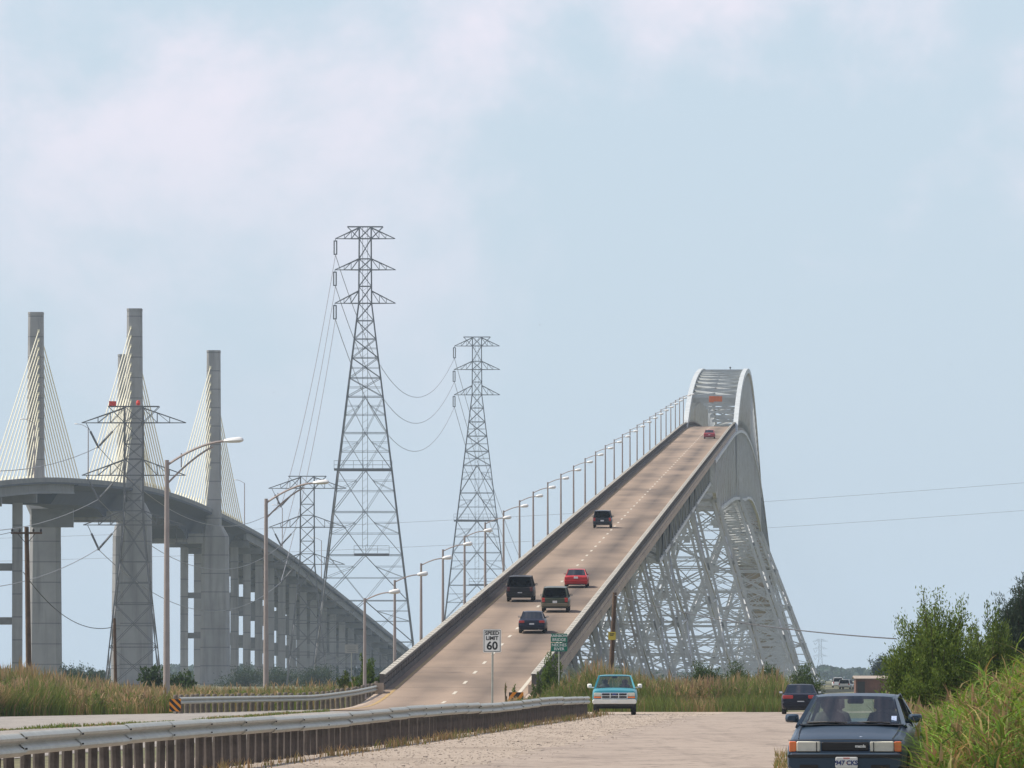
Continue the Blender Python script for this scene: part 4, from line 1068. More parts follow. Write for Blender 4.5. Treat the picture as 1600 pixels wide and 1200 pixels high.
sed.location = (gx(1337.5, 111.5), 111.5, 0); sed.rotation_euler = (0, 0, R(-6.8))

# ---- turquoise pickup
P_teal = paint('pickup_turquoise', (.04, .25, .31), .3, .3)
PICK = [(-2.60, .98, .86, .52, .01), (-2.55, 1.06, .93, .50, .02), (-2.35, 1.10, .96, .48, .035), (-1.4, 1.15, .97, .46, .045), (-1.15, 1.17, .97, .46, .02), (-1.0, 1.18, .975, .45, 0), (.55, 1.18, .98, .45, 0), (.62, 1.17, .98, .46, 0), (2.45, 1.17, .98, .48, 0), (2.58, 1.14, .96, .52, 0)]
pk = car('pickup_truck', 'turquoise pickup truck parked facing us at the end of the guard rail', P_teal, PICK,
         dict(belt=1.165, roof=1.745, wb=.88, wt=.70, y=(-1.22, -.72, .28, .5), bulge=.08, crown=.04, pillar=.075, cpillar=.12, b=[], seats=[-.1], mw=.20, mh=.19, mirror_m=M['signwhite']),
         (-1.72, 1.70, .37, .93), mirror=(-.85, 1.27, .22), fine=True)
pk['category'] = 'pickup truck'
g_ = add_box(pk, 'grille', (0, -2.59, .845), (1.16, .08, .27), 'chrome', .02)
for i in range(3):
    for j in range(2): add_box(pk, 'grille_opening', (-.37 + .37 * i, -2.635, .905 - .115 * j), (.335, .03, .092), 'dark_grille', .01, parent=g_)
mb = MB(); mb.lathe([(0, 0), (.10, 0), (.09, .012), (0, .014)], (0, 0, 0), 'Z', 16); o = mb.build('emblem', M['plateblue'], g_); o.location = (0, -2.655, .90); o.rotation_euler = (math.pi / 2, 0, 0); o.scale = (1, .42, 1)
for s in (-1, 1):
    add_box(pk, 'headlight', (s * .735, -2.56, .90), (.32, .12, .15), 'lens', .02)
    add_box(pk, 'turn_signal', (s * .735, -2.56, .775), (.33, .12, .085), 'amber', .015)
add_box(pk, 'front_bumper', (0, -2.68, .585), (1.92, .20, .20), 'bumper_chrome', .05)
lp_ = add_box(pk, 'licence_plate', (0, -2.79, .59), (.31, .02, .15), 'plate', .01); 
mb = MB(); mb.box((0, -2.60, .44), (1.7, .15, .12)); mb.build('air_dam', M['black'], pk)
mb = MB(); mb.box((-.35, -1.72, .34), (.9, .12, .12)); mb.box((.35, -1.72, .34), (.9, .12, .12)); mb.build('front_axle', M['black'], pk)
mb = MB(); mb.quad((-.86, -1.2, 1.185), (.86, -1.2, 1.185), (.8, -1.38, 1.18), (-.8, -1.38, 1.18)); mb.build('cowl', M['black'], pk, fix=False)
for x0, x1 in ((-.7, -.1), (0, .62)):
    mb = MB(); mb.ptube([(x0, -1.26, 1.20), (x1, -1.29, 1.21)], .014, 5); mb.build('wiper', M['black'], pk)
pk.location = (gx(960.5, 343), 343, 0); pk.rotation_euler = (0, 0, R(-1.2))

# ---- cars seen from behind
def rearcar(name, label, col, L, W, H, kind, loc, yaw, pitch=0, lights='side', metal=.3, group=None, glassk='glass_dark', rough=.3, bump_m=None, plate_z=None, cat='car', tail='tail'):
    P = paint(name + '_paint_%02d' % len(bpy.data.materials), col, rough, metal); h = L / 2; w = W / 2
    if kind == 'sedan':
        bl = H * .64
        st = [(-h, .55, w * .84, .28, 0), (-h + .1, .62, w * .96, .22, .02), (-h * .45, .82, w, .19, .03), (-h * .3, bl, w, .18, 0), (h * .55, bl + .02, w, .19, 0), (h * .62, bl + .02, w * .995, .2, .03), (h - .16, bl, w * .97, .24, .03), (h - .04, bl - .07, w * .93, .28, .02), (h, bl - .2, w * .88, .32, .01)]
        gh = dict(belt=bl - .02, roof=H - .03, wb=w * .88, wt=w * .68, y=(-h * .38, -h * .05, h * .40, h * .72), bulge=.1, crown=.04, pillar=.06, cpillar=.10, rglass=glassk, b=[h * .15], sglass=glassk)
        tz, th, tw, ty = bl - .14, .15, W * .2, h - .06; pz = bl - .30
    elif kind == 'coupe':
        bl = H * .66
        st = [(-h, .5, w * .8, .26, 0), (-h + .12, .58, w * .95, .2, .02), (-h * .4, .8, w, .18, .03), (-h * .28, bl, w, .17, 0), (h * .5, bl + .02, w, .18, 0), (h - .2, bl + .03, w * .98, .24, .02), (h - .05, bl - .04, w * .94, .28, .02), (h, bl - .16, w * .88, .3, .01)]
        gh = dict(belt=bl - .02, roof=H - .03, wb=w * .86, wt=w * .64, y=(-h * .36, 0, h * .32, h * .86), bulge=.1, crown=.04, pillar=.055, cpillar=.09, rglass=glassk, b=[h * .2], sglass=glassk)
        tz, th, tw, ty = bl - .13, .15, W * .27, h - .06; pz = bl - .34
    else:  # suv / van / wagon
        bl = H * .58
        st = [(-h, .62, w * .84, .36, 0), (-h + .1, .72, w * .96, .3, .03), (-h * .5, .95 if kind != 'van' else 1.0, w, .28, .03), (-h * .38, bl, w, .27, 0), (h - .25, bl + .01, w, .3, 0), (h - .06, bl, w * .97, .34, 0), (h, bl - .06, w * .93, .38, 0)]
        gh = dict(belt=bl - .02, roof=H - .04, wb=w * .93, wt=w * .78, y=(-h * .46, -h * .18, h - .32, h - .07), bulge=.06, crown=.05, pillar=.075, cpillar=.13, rglass=glassk, sglass=glassk, b=[-h * .02, h * .42], mw=.2, mh=.16, mirror_m=M['black'])
        tz, th, tw, ty = bl - .16, .30, W * .11, h - .05; pz = bl - .28
    gh['seats'] = [0.0]
    wr = .31 if kind in ('sedan', 'coupe') else .36
    e = car(name, label, P, st, gh, (-h * .62, h * .58, wr, w - .02), mirror=(-h * .25, gh['belt'] + .1, .13), group=group)
    e['category'] = cat
    for s in (-1, 1):
        add_box(e, 'tail_light', (s * (w * .93 - tw / 2), ty, tz), (tw, .14, th), tail, .02).rotation_euler = (0, 0, 0)
    zbm = st[-1][3] + .1
    add_box(e, 'rear_bumper', (0, h - .02, zbm + .06), (W * .95, .2, .2), bump_m or P, .05)
    for o in e.children:
        if o.name.startswith(('tail_light', 'rear_bumper')):  # turn the soft face backwards
            for v in o.data.vertices:
                c = ty if o.name.startswith('tail') else h - .02
                v.co.y = 2 * c - v.co.y
    lz = plate_z or pz
    add_box(e, 'licence_plate', (0, h + (.0 if kind in ('sedan', 'coupe') else -.0), lz), (.31, .03, .155), 'plate', .01)
    mb = MB(); mb.box((0, h - .1, zbm - .12), (W * .78, .14, .12)); mb.build('valance', M['black'], e)
    mb = MB(); mb.tube((-.45, h - .1, .26), (-.45, h + .06, .26), .03, .03, 8); mb.build('exhaust', M['chrome'], e)
    e.location = loc; e.rotation_euler = (pitch, 0, yaw); return e
def onbridge(Y, dx): return (bx(Y) + dx, Y - HD * dx, bz(Y) + .03)
GB = 'cars driving up the bridge'
SL = math.atan(.0482)
BY = math.pi - HD
def put(*a, Y, dx, **k): return rearcar(*a, onbridge(Y, dx), BY, -SL, group=GB, **k)
put('sedan_car', 'dark navy sedan, lowest of the cars climbing the bridge', (.009, .012, .028), 4.55, 1.78, 1.40, 'sedan', Y=505, dx=1.26)
van = put('minivan', 'olive green minivan in the right lane ahead of the navy sedan', (.055, .065, .042), 4.75, 1.92, 1.76, 'van', Y=539, dx=1.55, cat='minivan', bump_m=paint('van_bumper', (.16, .135, .09), .4, .3))
put('suv_car', 'large black boxy car in the left lane beside the minivan', (.012, .012, .014), 4.9, 1.98, 1.85, 'suv', Y=558, dx=-1.6, cat='suv', plate_z=.62, tail='tail_dark', rough=.45)
put('sedan_car', 'bright red sedan in the right lane ahead of the minivan', (.40, .018, .022), 4.6, 1.79, 1.38, 'sedan', Y=585, dx=1.5, plate_z=.78)
put('suv_car', 'dark grey compact car alone on the upper left lane', (.022, .027, .035), 4.3, 1.78, 1.68, 'suv', Y=738, dx=-1.0, cat='suv')
put('sedan_car', 'small red car near the bridge top below the arch', (.30, .05, .06), 4.6, 1.79, 1.40, 'sedan', Y=1215, dx=1.75)
rearcar('parked_car', 'dark navy coupe seen from behind, left of the blue sedan roof', (.008, .009, .02), 4.35, 1.72, 1.36, 'coupe', (gx(1250, 350), 350, 0), math.pi - .03, glassk='glass_dark', plate_z=.52)
rearcar('parked_van', 'distant white vehicle on the far road right of the trestles', (.72, .72, .70), 4.8, 1.9, 1.75, 'van', (gx(1308, 1350), 1350, 0), math.pi, cat='van', metal=0)
rearcar('parked_van', 'distant pale vehicle beside the brown shed', (.6, .58, .50), 4.6, 1.75, 1.45, 'van', (gx(1322, 1150), 1150, 0), math.pi - .2, cat='van', metal=0)

# ================================================================== SHED
sh = empty('low_shed', (gx(1392, 800), 800, -.12)); ORG[sh.name] = Vector((0, 0, 0)); tag(sh, 'long low reddish brown shed beyond the blue sedan roof', 'shed')
mb = MB()
for s_ in (-1, 1): mb.box((0, s_ * 2.0, .85), (7.4, .08, 1.7))
for s_ in (-1, 1): mb.box((s_ * 3.7, 0, .85), (.08, 4.0, 1.7))
mb.build('wall', M['shed'], sh)
for k in range(38):
    mb = MB(); mb.box((-3.65 + k * .197, -2.06 - .01 * (k % 2), .84 + random.uniform(-.01, .01)), (.17, .03, 1.66)); mb.build('board', M['shed'], sh)
mb = MB(); mb.sweep([[Vector((x, y, z)) for y, z in ((-2.3, 1.72), (0, 2.0), (2.3, 1.72), (2.3, 1.66), (0, 1.93), (-2.3, 1.66))] for x in (-3.95, 3.95)]); mb.build('roof', M['shedroof'], sh)
mb = MB(); mb.box((-3.2, -2.11, .7), (.75, .04, 1.4)); mb.build('door', M['black'], sh)

# ================================================================== VEGETATION
def jit(col, v, n):
    c = np.array(col)[None, :] * (1 + rng.uniform(-v, v, (n, 1))) * (1 + rng.uniform(-v * .4, v * .4, (n, 3)))
    return np.clip(c, .004, 1)
def mesh_np(name, verts, quads, cols, m, parent=None, kind=None):
    me = bpy.data.meshes.new(name); nv, nq = len(verts), len(quads)
    me.vertices.add(nv); me.vertices.foreach_set('co', verts.astype(np.float32).ravel())
    me.loops.add(nq * 4); me.loops.foreach_set('vertex_index', quads.astype(np.int32).ravel())
    me.polygons.add(nq); me.polygons.foreach_set('loop_start', np.arange(0, nq * 4, 4, dtype=np.int32)); me.polygons.foreach_set('loop_total', np.full(nq, 4, dtype=np.int32))
    me.update(calc_edges=True)
    a = me.attributes.new('tint', 'FLOAT_COLOR', 'POINT'); c4 = np.ones((nv, 4), dtype=np.float32); c4[:, :3] = cols; a.data.foreach_set('color', c4.ravel())
    me.materials.append(m); ob = bpy.data.objects.new(name, me); COL.objects.link(ob)
    if parent: ob.parent = parent
    if kind: ob['kind'] = kind
    return ob
def blades(base, hgt, wid, lean, cols, seg=3, tipcol=None, az=None):
    """ribbons that taper and bend; base (n,3)"""
    n = len(base); az = rng.uniform(0, 2 * np.pi, n) if az is None else az
    side = np.stack([np.cos(az), np.sin(az), 0 * az], 1); fw = np.stack([-np.sin(az), np.cos(az), 0 * az], 1)
    face = rng.uniform(0, 2 * np.pi, n); sd = np.stack([np.cos(face), np.sin(face) * .4, 0 * face], 1)
    V_, C_ = [], []
    for k in range(seg + 1):
        t = k / seg
        p = base + np.array([0, 0, 1])[None] * (hgt * (t - .25 * np.minimum(1.2, lean / np.maximum(hgt, .01)) * t * t))[:, None] + fw * (lean * t * t)[:, None]
        w = (wid * (1 - t ** 1.6) + wid * .08)[:, None]
        V_ += [p - sd * w / 2, p + sd * w / 2]
        c = cols if tipcol is None else cols * (1 - t) + tipcol * t
        C_ += [c, c]
    v = np.stack(V_, 1).reshape(-1, 3); c = np.stack(C_, 1).reshape(-1, 3); m_ = 2 * (seg + 1)
    q = np.concatenate([np.array([[2 * k, 2 * k + 1, 2 * k + 3, 2 * k + 2]]) for k in range(seg)])
    quads = (np.arange(n)[:, None, None] * m_ + q[None]).reshape(-1, 4)
    return v, quads, c
def merge(lst):
    vs, qs, cs, b = [], [], [], 0
    for v, q, c in lst: vs.append(v); qs.append(q + b); cs.append(c); b += len(v)
    return np.concatenate(vs), np.concatenate(qs), np.concatenate(cs)
GREEN = (.115, .15, .028); DEEP = (.04, .072, .018); TAN = (.33, .235, .115); STRAW = (.25, .18, .07); FRESH = (.14, .22, .03)
_lat = rng.uniform(-1, 1, (256, 256))
def vnoise(x, y, sc):
    x, y = np.asarray(x) * sc + 500, np.asarray(y) * sc + 500
    i, j = np.floor(x).astype(int), np.floor(y).astype(int); u, v = x - i, y - j; u, v = u * u * (3 - 2 * u), v * v * (3 - 2 * v)
    g_ = lambda a, b: _lat[a % 256, b % 256]
    return (g_(i, j) * (1 - u) + g_(i + 1, j) * u) * (1 - v) + (g_(i, j + 1) * (1 - u) + g_(i + 1, j + 1) * u) * v
def lump(x, y, s=1.0):
    return np.clip(1.1 * vnoise(x, y * .35, .55 * s) + .8 * vnoise(x, y * .5, 1.6 * s) + .3 * vnoise(x, y, 4. * s), -1, 1)
def lump_old(x, y, s=1.0):
    return (np.sin(x * 1.3 * s + 1.7 * np.sin(y * .31 * s)) + np.sin(x * .53 * s + y * .23 * s + 2) + np.sin(x * 2.9 * s + y * .7)) / 3
def tall_grass(name, n, region, hmean, green_share, label, z0=0., wid=(.02, .055), hfun=None, plume=.22, cat='grass'):
    x, y = region(n); n = len(x); L = lump(x, y)
    h = (hmean if hfun is None else hfun(x, y)) * (1 + .26 * vnoise(x + 31, y * .4, .8) + .34 * vnoise(x + 5, y * .25, .3) + .12 * L) * (.35 + .8 * rng.uniform(0, 1, n) ** .8)
    base = np.stack([x, y, np.full(n, z0)], 1)
    isg = rng.uniform(0, 1, n) < np.clip(green_share + .55 * L, .03, .98)
    c0 = np.where(isg[:, None], jit(GREEN, .4, n), jit(STRAW, .35, n)); c1 = np.where(isg[:, None], jit((.14, .175, .04), .4, n), jit(TAN, .35, n))
    parts = [blades(base, h, rng.uniform(*wid, n), rng.uniform(.05, .9, n) * h * .7, c0, 3, c1)]
    k = rng.uniform(0, 1, n) < plume * (~isg * 1.0 + .1)
    if k.any():   # feathery seed heads
        b2 = base[k].copy(); b2[:, 2] += h[k] * .72; m_ = k.sum()
        for _ in range(2):
            parts.append(blades(b2 + rng.normal(0, .03, (m_, 3)), h[k] * rng.uniform(.2, .38, m_), rng.uniform(.05, .10, m_), rng.uniform(.02, .25, m_), jit(TAN, .3, m_), 2, jit((.42, .29, .16), .25, m_)))
    v, q, c = merge(parts); o = mesh_np(name, v, q, c, M['leaf'], kind='stuff'); tag(o, label, cat); return o
def lerp_poly(tab, y): return np.interp(y, [a for a, _ in tab], [b for _, b in tab])
# left field: beyond the highway edge
hl_tab = sorted([(b, a) for a, b in hl])
def reg_left(n):
    y = 326 + 190 * rng.uniform(0, 1, n) ** 1.7; x0 = gx(-40, y)
    y_edge = lerp_poly(hl_tab, y) - .8
    x1 = np.where(y < 431, y_edge, bx(430) + .0407 * (y - 430) - 5.0)
    x = x0 + (x1 - x0) * rng.uniform(0, 1, n); return x, y
def hleft(x, y):
    px = 800 + 12200 * x / y
    return np.interp(px, [-40, 40, 110, 180, 260, 420, 560, 610], [1.6, 1.7, 1.4, 1.05, .95, 1.05, 1.25, 1.1])
tall_grass('tall_grass', 52000, reg_left, 1.6, .66, 'tall green and straw grass filling the field left of the highway', hfun=hleft)
def reg_mid(n):
    y = 378 + 130 * rng.uniform(0, 1, n) ** 1.5; x0 = bx(430) + .0407 * (y - 430) + 4.9; x1 = gx(1225, y) ; x = x0 + (x1 - x0) * rng.uniform(0, 1, n)
    return x, y
def hmid(x, y):
    px = 800 + 12200 * x / y
    return np.interp(px, [835, 870, 920, 1000, 1080, 1225, 1290], [.6, 1.4, 1.75, 1.5, 1.3, 1.5, 1.4])
tall_grass('tall_grass', 40000, reg_mid, 2.0, .72, 'tall mixed grass between the bridge foot and the dark coupe', hfun=hmid)
def reg_green(n):
    y = 371 + 10 * rng.uniform(0, 1, n); x = gx(845, y) + (gx(1230, y) - gx(845, y)) * rng.uniform(0, 1, n); return x, y
tall_grass('verge_grass', 9000, reg_green, .62, .95, 'low bright green verge grass at the service road end', plume=.0, wid=(.015, .04))
def reg_rail(n):
    y = 130 + 215 * rng.uniform(0, 1, n); L = lump(y * .7, y * .2); k = rng.uniform(-.4, 1.1, n) < L; y = y[k]; x = rail_x(y) + .35 + np.abs(rng.normal(0, .28, len(y))); return x, y
tall_grass('dry_weeds', 5200, reg_rail, .24, .12, 'tufts of dry reddish weeds along the foot of the long guard rail', plume=0, wid=(.012, .03))
def reg_rail2(n):
    y = 225 + 150 * rng.uniform(0, 1, n); x = np.interp(y, [225, 238, 291, 355, 380], [-16.3, -15.6, -11.9, -9.9, -8.6]) + rng.normal(0, .12, n); return x, y
tall_grass('median_grass', 3500, reg_rail2, .13, .8, 'thin dark line of grass across the highway behind the rail', plume=0, wid=(.02, .06))
def reg_sed(n):
    y = 92 + 70 * rng.uniform(0, 1, n); x = np.interp(y, [92, 120, 162], [3.35, 4.35, 5.8]) + rng.uniform(-.5, 1.0, n) * .7; return x, y
tall_grass('dry_weeds', 2600, reg_sed, .16, .05, 'dry brown tufts at the road edge left of the blue sedan', plume=0, wid=(.01, .025))
def reg_right(n):
    y = 150 + 230 * rng.uniform(0, 1, n) ** 1.3; x0 = np.interp(y, [150, 240, 340, 380], [7.3, 11.2, 15.8, 21]); x = x0 + rng.uniform(0, 1, n) * (gx(1640, y) - x0); return x, y
tall_grass('tall_grass', 15000, reg_right, .85, .6, 'mixed tall grass under the big bush on the right', plume=.3)

def leafy(name, n, region, hf, leaf, per, label, cols):
    x, y = region(n); n = len(x); h = hf(x, y) * rng.uniform(.6, 1.15, n); r = h * rng.uniform(.18, .4, n)
    t = rng.uniform(.1, 1, (n, per)); a = rng.uniform(0, 6.283, (n, per)); rr = r[:, None] * np.sqrt(rng.uniform(0, 1, (n, per))) * (1.15 - t * .7)
    P = np.stack([x[:, None] + rr * np.cos(a), y[:, None] + rr * np.sin(a), h[:, None] * t], 2).reshape(-1, 3); m_ = len(P)
    d = rng.normal(0, .6, (m_, 3)) + np.array([0, 0, .45]); d /= np.linalg.norm(d, axis=1)[:, None]; s_ = np.cross(d, rng.normal(0, 1, (m_, 3))); s_ /= np.linalg.norm(s_, axis=1)[:, None]
    L = (leaf * rng.uniform(.6, 1.3, m_))[:, None]
    v = np.stack([P, P + d * L * .45 - s_ * L * .2, P + d * L, P + d * L * .45 + s_ * L * .2], 1).reshape(-1, 3)
    ck = rng.integers(0, len(cols), n); c = np.repeat(np.array(cols)[ck], per, 0) * jit((1, 1, 1), .3, m_)
    o = mesh_np(name, v, np.arange(m_ * 4).reshape(-1, 4), np.repeat(c, 4, 0), M['leaf'], kind='stuff'); tag(o, label, 'weeds')
WC = [DEEP, GREEN, FRESH, (.10, .13, .035), (.16, .13, .05), (.07, .11, .03)]
def thin(reg, k):
    def f(n):
        x, y = reg(n * 3); keep = vnoise(x + 77, y * .4, .6) > k; return x[keep][:n], y[keep][:n]
    return f
leafy('leafy_weeds', 650, thin(reg_left, .05), lambda x, y: hleft(x, y) * .85, .12, 70, 'leafy green weeds in patches among the left field grass', WC)
leafy('leafy_weeds', 700, thin(reg_mid, .0), lambda x, y: hmid(x, y) * .85, .12, 70, 'leafy green weeds in patches behind the turquoise pickup', WC)
# foreground reeds with long arching leaves
def reeds(name, n, region, hf, label):
    x, y = region(n); n = len(x); h = hf(x, y) * rng.uniform(.5, 1.15, n) * (1 + .25 * vnoise(x, y * .3, 1.3)); base = np.stack([x, y, 0 * x], 1)
    ln = rng.uniform(.05, .4, n); az = rng.uniform(0, 2 * np.pi, n)
    parts = [blades(base, h, np.full(n, .016), ln, jit((.11, .12, .04), .3, n), 3, jit((.13, .15, .04), .3, n), az=az)]
    fw = np.stack([-np.sin(az), np.cos(az), 0 * az], 1)
    for k in range(9):
        t = .15 + .83 * (k + rng.uniform(0, 1, n)) / 9
        p = base + np.array([0, 0, 1])[None] * (h * (t - .25 * np.minimum(1.2, ln / h) * t * t))[:, None] + fw * (ln * t * t)[:, None]
        L = rng.uniform(.3, .8, n); dead = rng.uniform(0, 1, n) < np.clip(.12 + .3 * (1 - t) + .35 * vnoise(x + 9, y * .3, 1.1), .02, .8)
        c = np.where(dead[:, None], jit(STRAW, .4, n), np.where((rng.uniform(0, 1, n) < .5)[:, None], jit((.10, .16, .025), .4, n), jit((.15, .24, .03), .35, n)))
        parts.append(blades(p, L * rng.uniform(.25, .8, n), rng.uniform(.02, .044, n), L * rng.uniform(.6, 1.1, n), c, 3, c * 1.15))
    k = rng.uniform(0, 1, n) < .14; m_ = int(k.sum()); b2 = base[k].copy(); b2[:, 2] += h[k] * .9; b2 += fw[k] * (ln[k] * .9)[:, None]
    for _ in range(5): parts.append(blades(b2 + rng.normal(0, .02, (m_, 3)), rng.uniform(.12, .3, m_), rng.uniform(.02, .05, m_), rng.uniform(.02, .12, m_), jit(TAN, .35, m_), 2))
    v, q, c = merge(parts); o = mesh_np(name, v, q, c, M['leaf'], kind='stuff'); tag(o, label, 'reeds')
def reg_reed(n):
    y = 100 + 75 * rng.uniform(0, 1, n) ** 1.1; x0 = np.interp(y, [100, 108, 120, 175], [5.35, 5.95, 6.2, 8.0]); x = x0 + rng.uniform(0, 1, n) * (gx(1660, y) - x0); return x, y
def hreed(x, y):
    px = 800 + 12200 * x / y
    return np.interp(px, [1400, 1430, 1460, 1500, 1550, 1620], [.3, .5, .7, .95, 1.3, 1.7])
reeds('reeds', 3600, reg_reed, hreed, 'dense green reeds with long arching leaves at the lower right')

# woody plants
def shrub(name, loc, H, Rr, nt_, nl, leaf, label, cols=(DEEP, GREEN), group=None, cat='bush', up=.6, spiky=0., trunk=.05, base_h=.15, ratio=3.2):
    e = empty(name, loc); ORG[e.name] = Vector((0, 0, 0)); tag(e, label, cat, group)
    mb = MB(); parts = []
    tips = []
    for i in range(nt_):
        a = rng.uniform(0, 2 * np.pi); cz = rng.uniform(0, 1) ** .8; rad = rng.uniform(.15, 1) ** .45 * rng.uniform(.82, 1.12)
        sx_ = math.sqrt(max(0, 1 - cz * cz)) * rad
        z = H * (base_h + (1 - base_h) * cz * rad)
        tip = Vector((Rr * sx_ * math.cos(a), Rr * sx_ * math.sin(a), z))
        st_ = Vector((0, 0, H * .1 * rng.uniform(0, 1) + .35 * z * rng.uniform(.3, 1)))
        st_.x = tip.x * .12; st_.y = tip.y * .12
        mid = st_.lerp(tip, .5) + Vector((0, 0, -up * .1 * H * rng.uniform(0, 1)))
        if i % 2 == 0: mb.ptube([st_, mid, tip], [trunk * .5, trunk * .3, trunk * .1], 4, False)
        tips.append((st_, mid, tip))
    mb.tube((0, 0, -.1), (.05, 0, H * .45), trunk * 1.6, trunk * .7, 7)
    mb.build('trunk', M['bark'], e)
    per = max(1, nl // nt_); P = []
    D = []
    for st_, mid, tip in tips:
        t = rng.uniform(.35, 1.0, per) ** .7
        s_, m_, e_ = np.array(st_), np.array(mid), np.array(tip)
        p = np.where(t[:, None] < .5, s_ + (m_ - s_) * (t * 2)[:, None], m_ + (e_ - m_) * (t * 2 - 1)[:, None])
        p = p + rng.normal(0, 1, (per, 3)) * (Rr * .10 * (1 - spiky * t))[:, None] * np.array([1, 1, .9])
        d = (e_ - m_); d = d / (np.linalg.norm(d) + 1e-6); P.append(p); D.append(np.repeat(d[None], per, 0))
    P = np.concatenate(P); D = np.concatenate(D); n = len(P)
    P[:, 2] = np.maximum(P[:, 2], .03)
    d = D * (.5 + spiky) + rng.normal(0, .7, (n, 3)) + np.array([0, 0, up * .6]); d /= np.linalg.norm(d, axis=1)[:, None]
    s = np.cross(d, rng.normal(0, 1, (n, 3))); s /= np.linalg.norm(s, axis=1)[:, None] + 1e-6
    L = rng.uniform(.6, 1.3, n) * leaf; W = L / ratio
    v = np.stack([P, P + d * (L * .45)[:, None] - s * (W / 2)[:, None], P + d * L[:, None], P + d * (L * .45)[:, None] + s * (W / 2)[:, None]], 1).reshape(-1, 3)
    q = np.arange(n * 4).reshape(-1, 4)
    mixv = rng.uniform(0, 1, (n, 1)); c = jit((1, 1, 1), .3, n) * (np.array(cols[0]) * (1 - mixv) + np.array(cols[1]) * mixv); c = np.repeat(c, 4, 0)
    mesh_np('crown', v, q, c, M['leaf'], e); return e
shrub('bush', (gx(1462, 205), 205, 0), 3.9, 1.7, 330, 95000, .095, 'large dark green bush with spiky shoots at the right', ((.06, .10, .02), (.18, .25, .045)), up=.8, spiky=.4, trunk=.06, base_h=.05)
shrub('bush', (gx(1548, 212), 212, 0), 3.4, 1.3, 220, 55000, .10, 'rounder dark bush behind the reeds at the right edge', ((.055, .09, .02), (.15, .21, .04)), up=.8, spiky=.6, trunk=.06, base_h=.05)
shrub('pine_tree', (gx(1606, 330), 330, 0), 6.3, 1.9, 150, 40000, .2, 'dark feathery tree rising at the far right edge', ((.03, .05, .03), (.045, .07, .04)), up=.5, spiky=.2, trunk=.12, base_h=.45, cat='tree', ratio=5)
shrub('bush', (gx(574, 434), 434, 0), 2.9, 1.15, 110, 12000, .16, 'green bush with upright shoots at the left bridge railing foot', (DEEP, FRESH), up=1.0, spiky=.7, base_h=.05)
shrub('bush', (gx(542, 445), 445, 0), 2.1, .8, 70, 6000, .16, 'smaller straggly bush beside the faded pale sign', (DEEP, GREEN), up=1.0, spiky=.6, base_h=.05)
shrub('bush', (gx(864, 402), 402, 0), 3.0, .72, 110, 11000, .14, 'bright leafy bush below the green bridge sign', ((.06, .10, .02), FRESH), up=.7, spiky=.4, base_h=.1)
shrub('bush', (gx(841, 414), 414, 0), 2.0, .45, 60, 4500, .13, 'little shrub at the right railing end block', (DEEP, GREEN), up=.7, spiky=.3, base_h=.05)
shrub('weed_plant', (gx(803, 387), 387, 0), 1.5, .18, 25, 500, .13, 'weed growing up behind the right striped panel', (GREEN, FRESH), up=1, spiky=.5, cat='plant')
shrub('weed_plant', (gx(790, 387), 387, 0), 1.6, .07, 10, 160, .11, 'thin weed stalk left of the right striped panel', (GREEN, STRAW), up=1, spiky=.8, cat='plant')
for i, (px, Y, h, r, lb) in enumerate(((1100, 500, 2.7, 1.5, 'leftmost'), (1150, 520, 2.8, 1.7, 'second'), (1200, 505, 2.6, 1.3, 'third'), (1258, 470, 2.5, 1.25, 'rightmost'))):
    shrub('bush', (gx(px, Y), Y, 0), h, r, 90, 9000, .17, lb + ' of the rounded green bushes under the splayed trestle legs', (DEEP, (.075, .12, .03)), 'bushes below the trestles', base_h=.05)
shrub('broadleaf_plant', (gx(240, 560), 560, 0), 3.0, 1.1, 40, 900, .34, 'tall broad-leaved plant left of the first tall lamp post', (DEEP, (.05, .085, .03)), up=.4, cat='plant', ratio=2.2)
shrub('broadleaf_plant', (gx(285, 560), 560, 0), 2.5, 1.3, 46, 900, .34, 'spreading broad-leaved plant right of the first tall lamp post', (DEEP, (.05, .085, .03)), up=.4, cat='plant', ratio=2.2)
FT = 'far trees along the marsh'
for px, Y, h, r, lb in ((112, 1250, 4.0, 3.4, 'far tree left of the short wooden pole'), (150, 1300, 3.6, 3.0, 'low far tree by the short wooden pole'), (385, 1500, 4.2, 6.0, 'far tree below the bents right of the right-hand pier'), (440, 1550, 3.8, 6.0, 'far tree beneath the middle-sized lattice tower'), (500, 1450, 4.0, 5.0, 'far tree behind the faded pale sign')):
    shrub('marsh_tree', (gx(px, Y), Y, 0), h, r, 60, 4500, .42, lb, ((.03, .055, .025), (.045, .075, .03)), FT, cat='tree', base_h=.05, trunk=.1)
shrub('shore_tree', (gx(1385, 1450), 1450, 0), 6.8, 4.2, 80, 7000, .5, 'hazy round tree clump behind the brown shed', ((.03, .055, .025), (.04, .07, .03)), cat='tree', base_h=.1, trunk=.15)
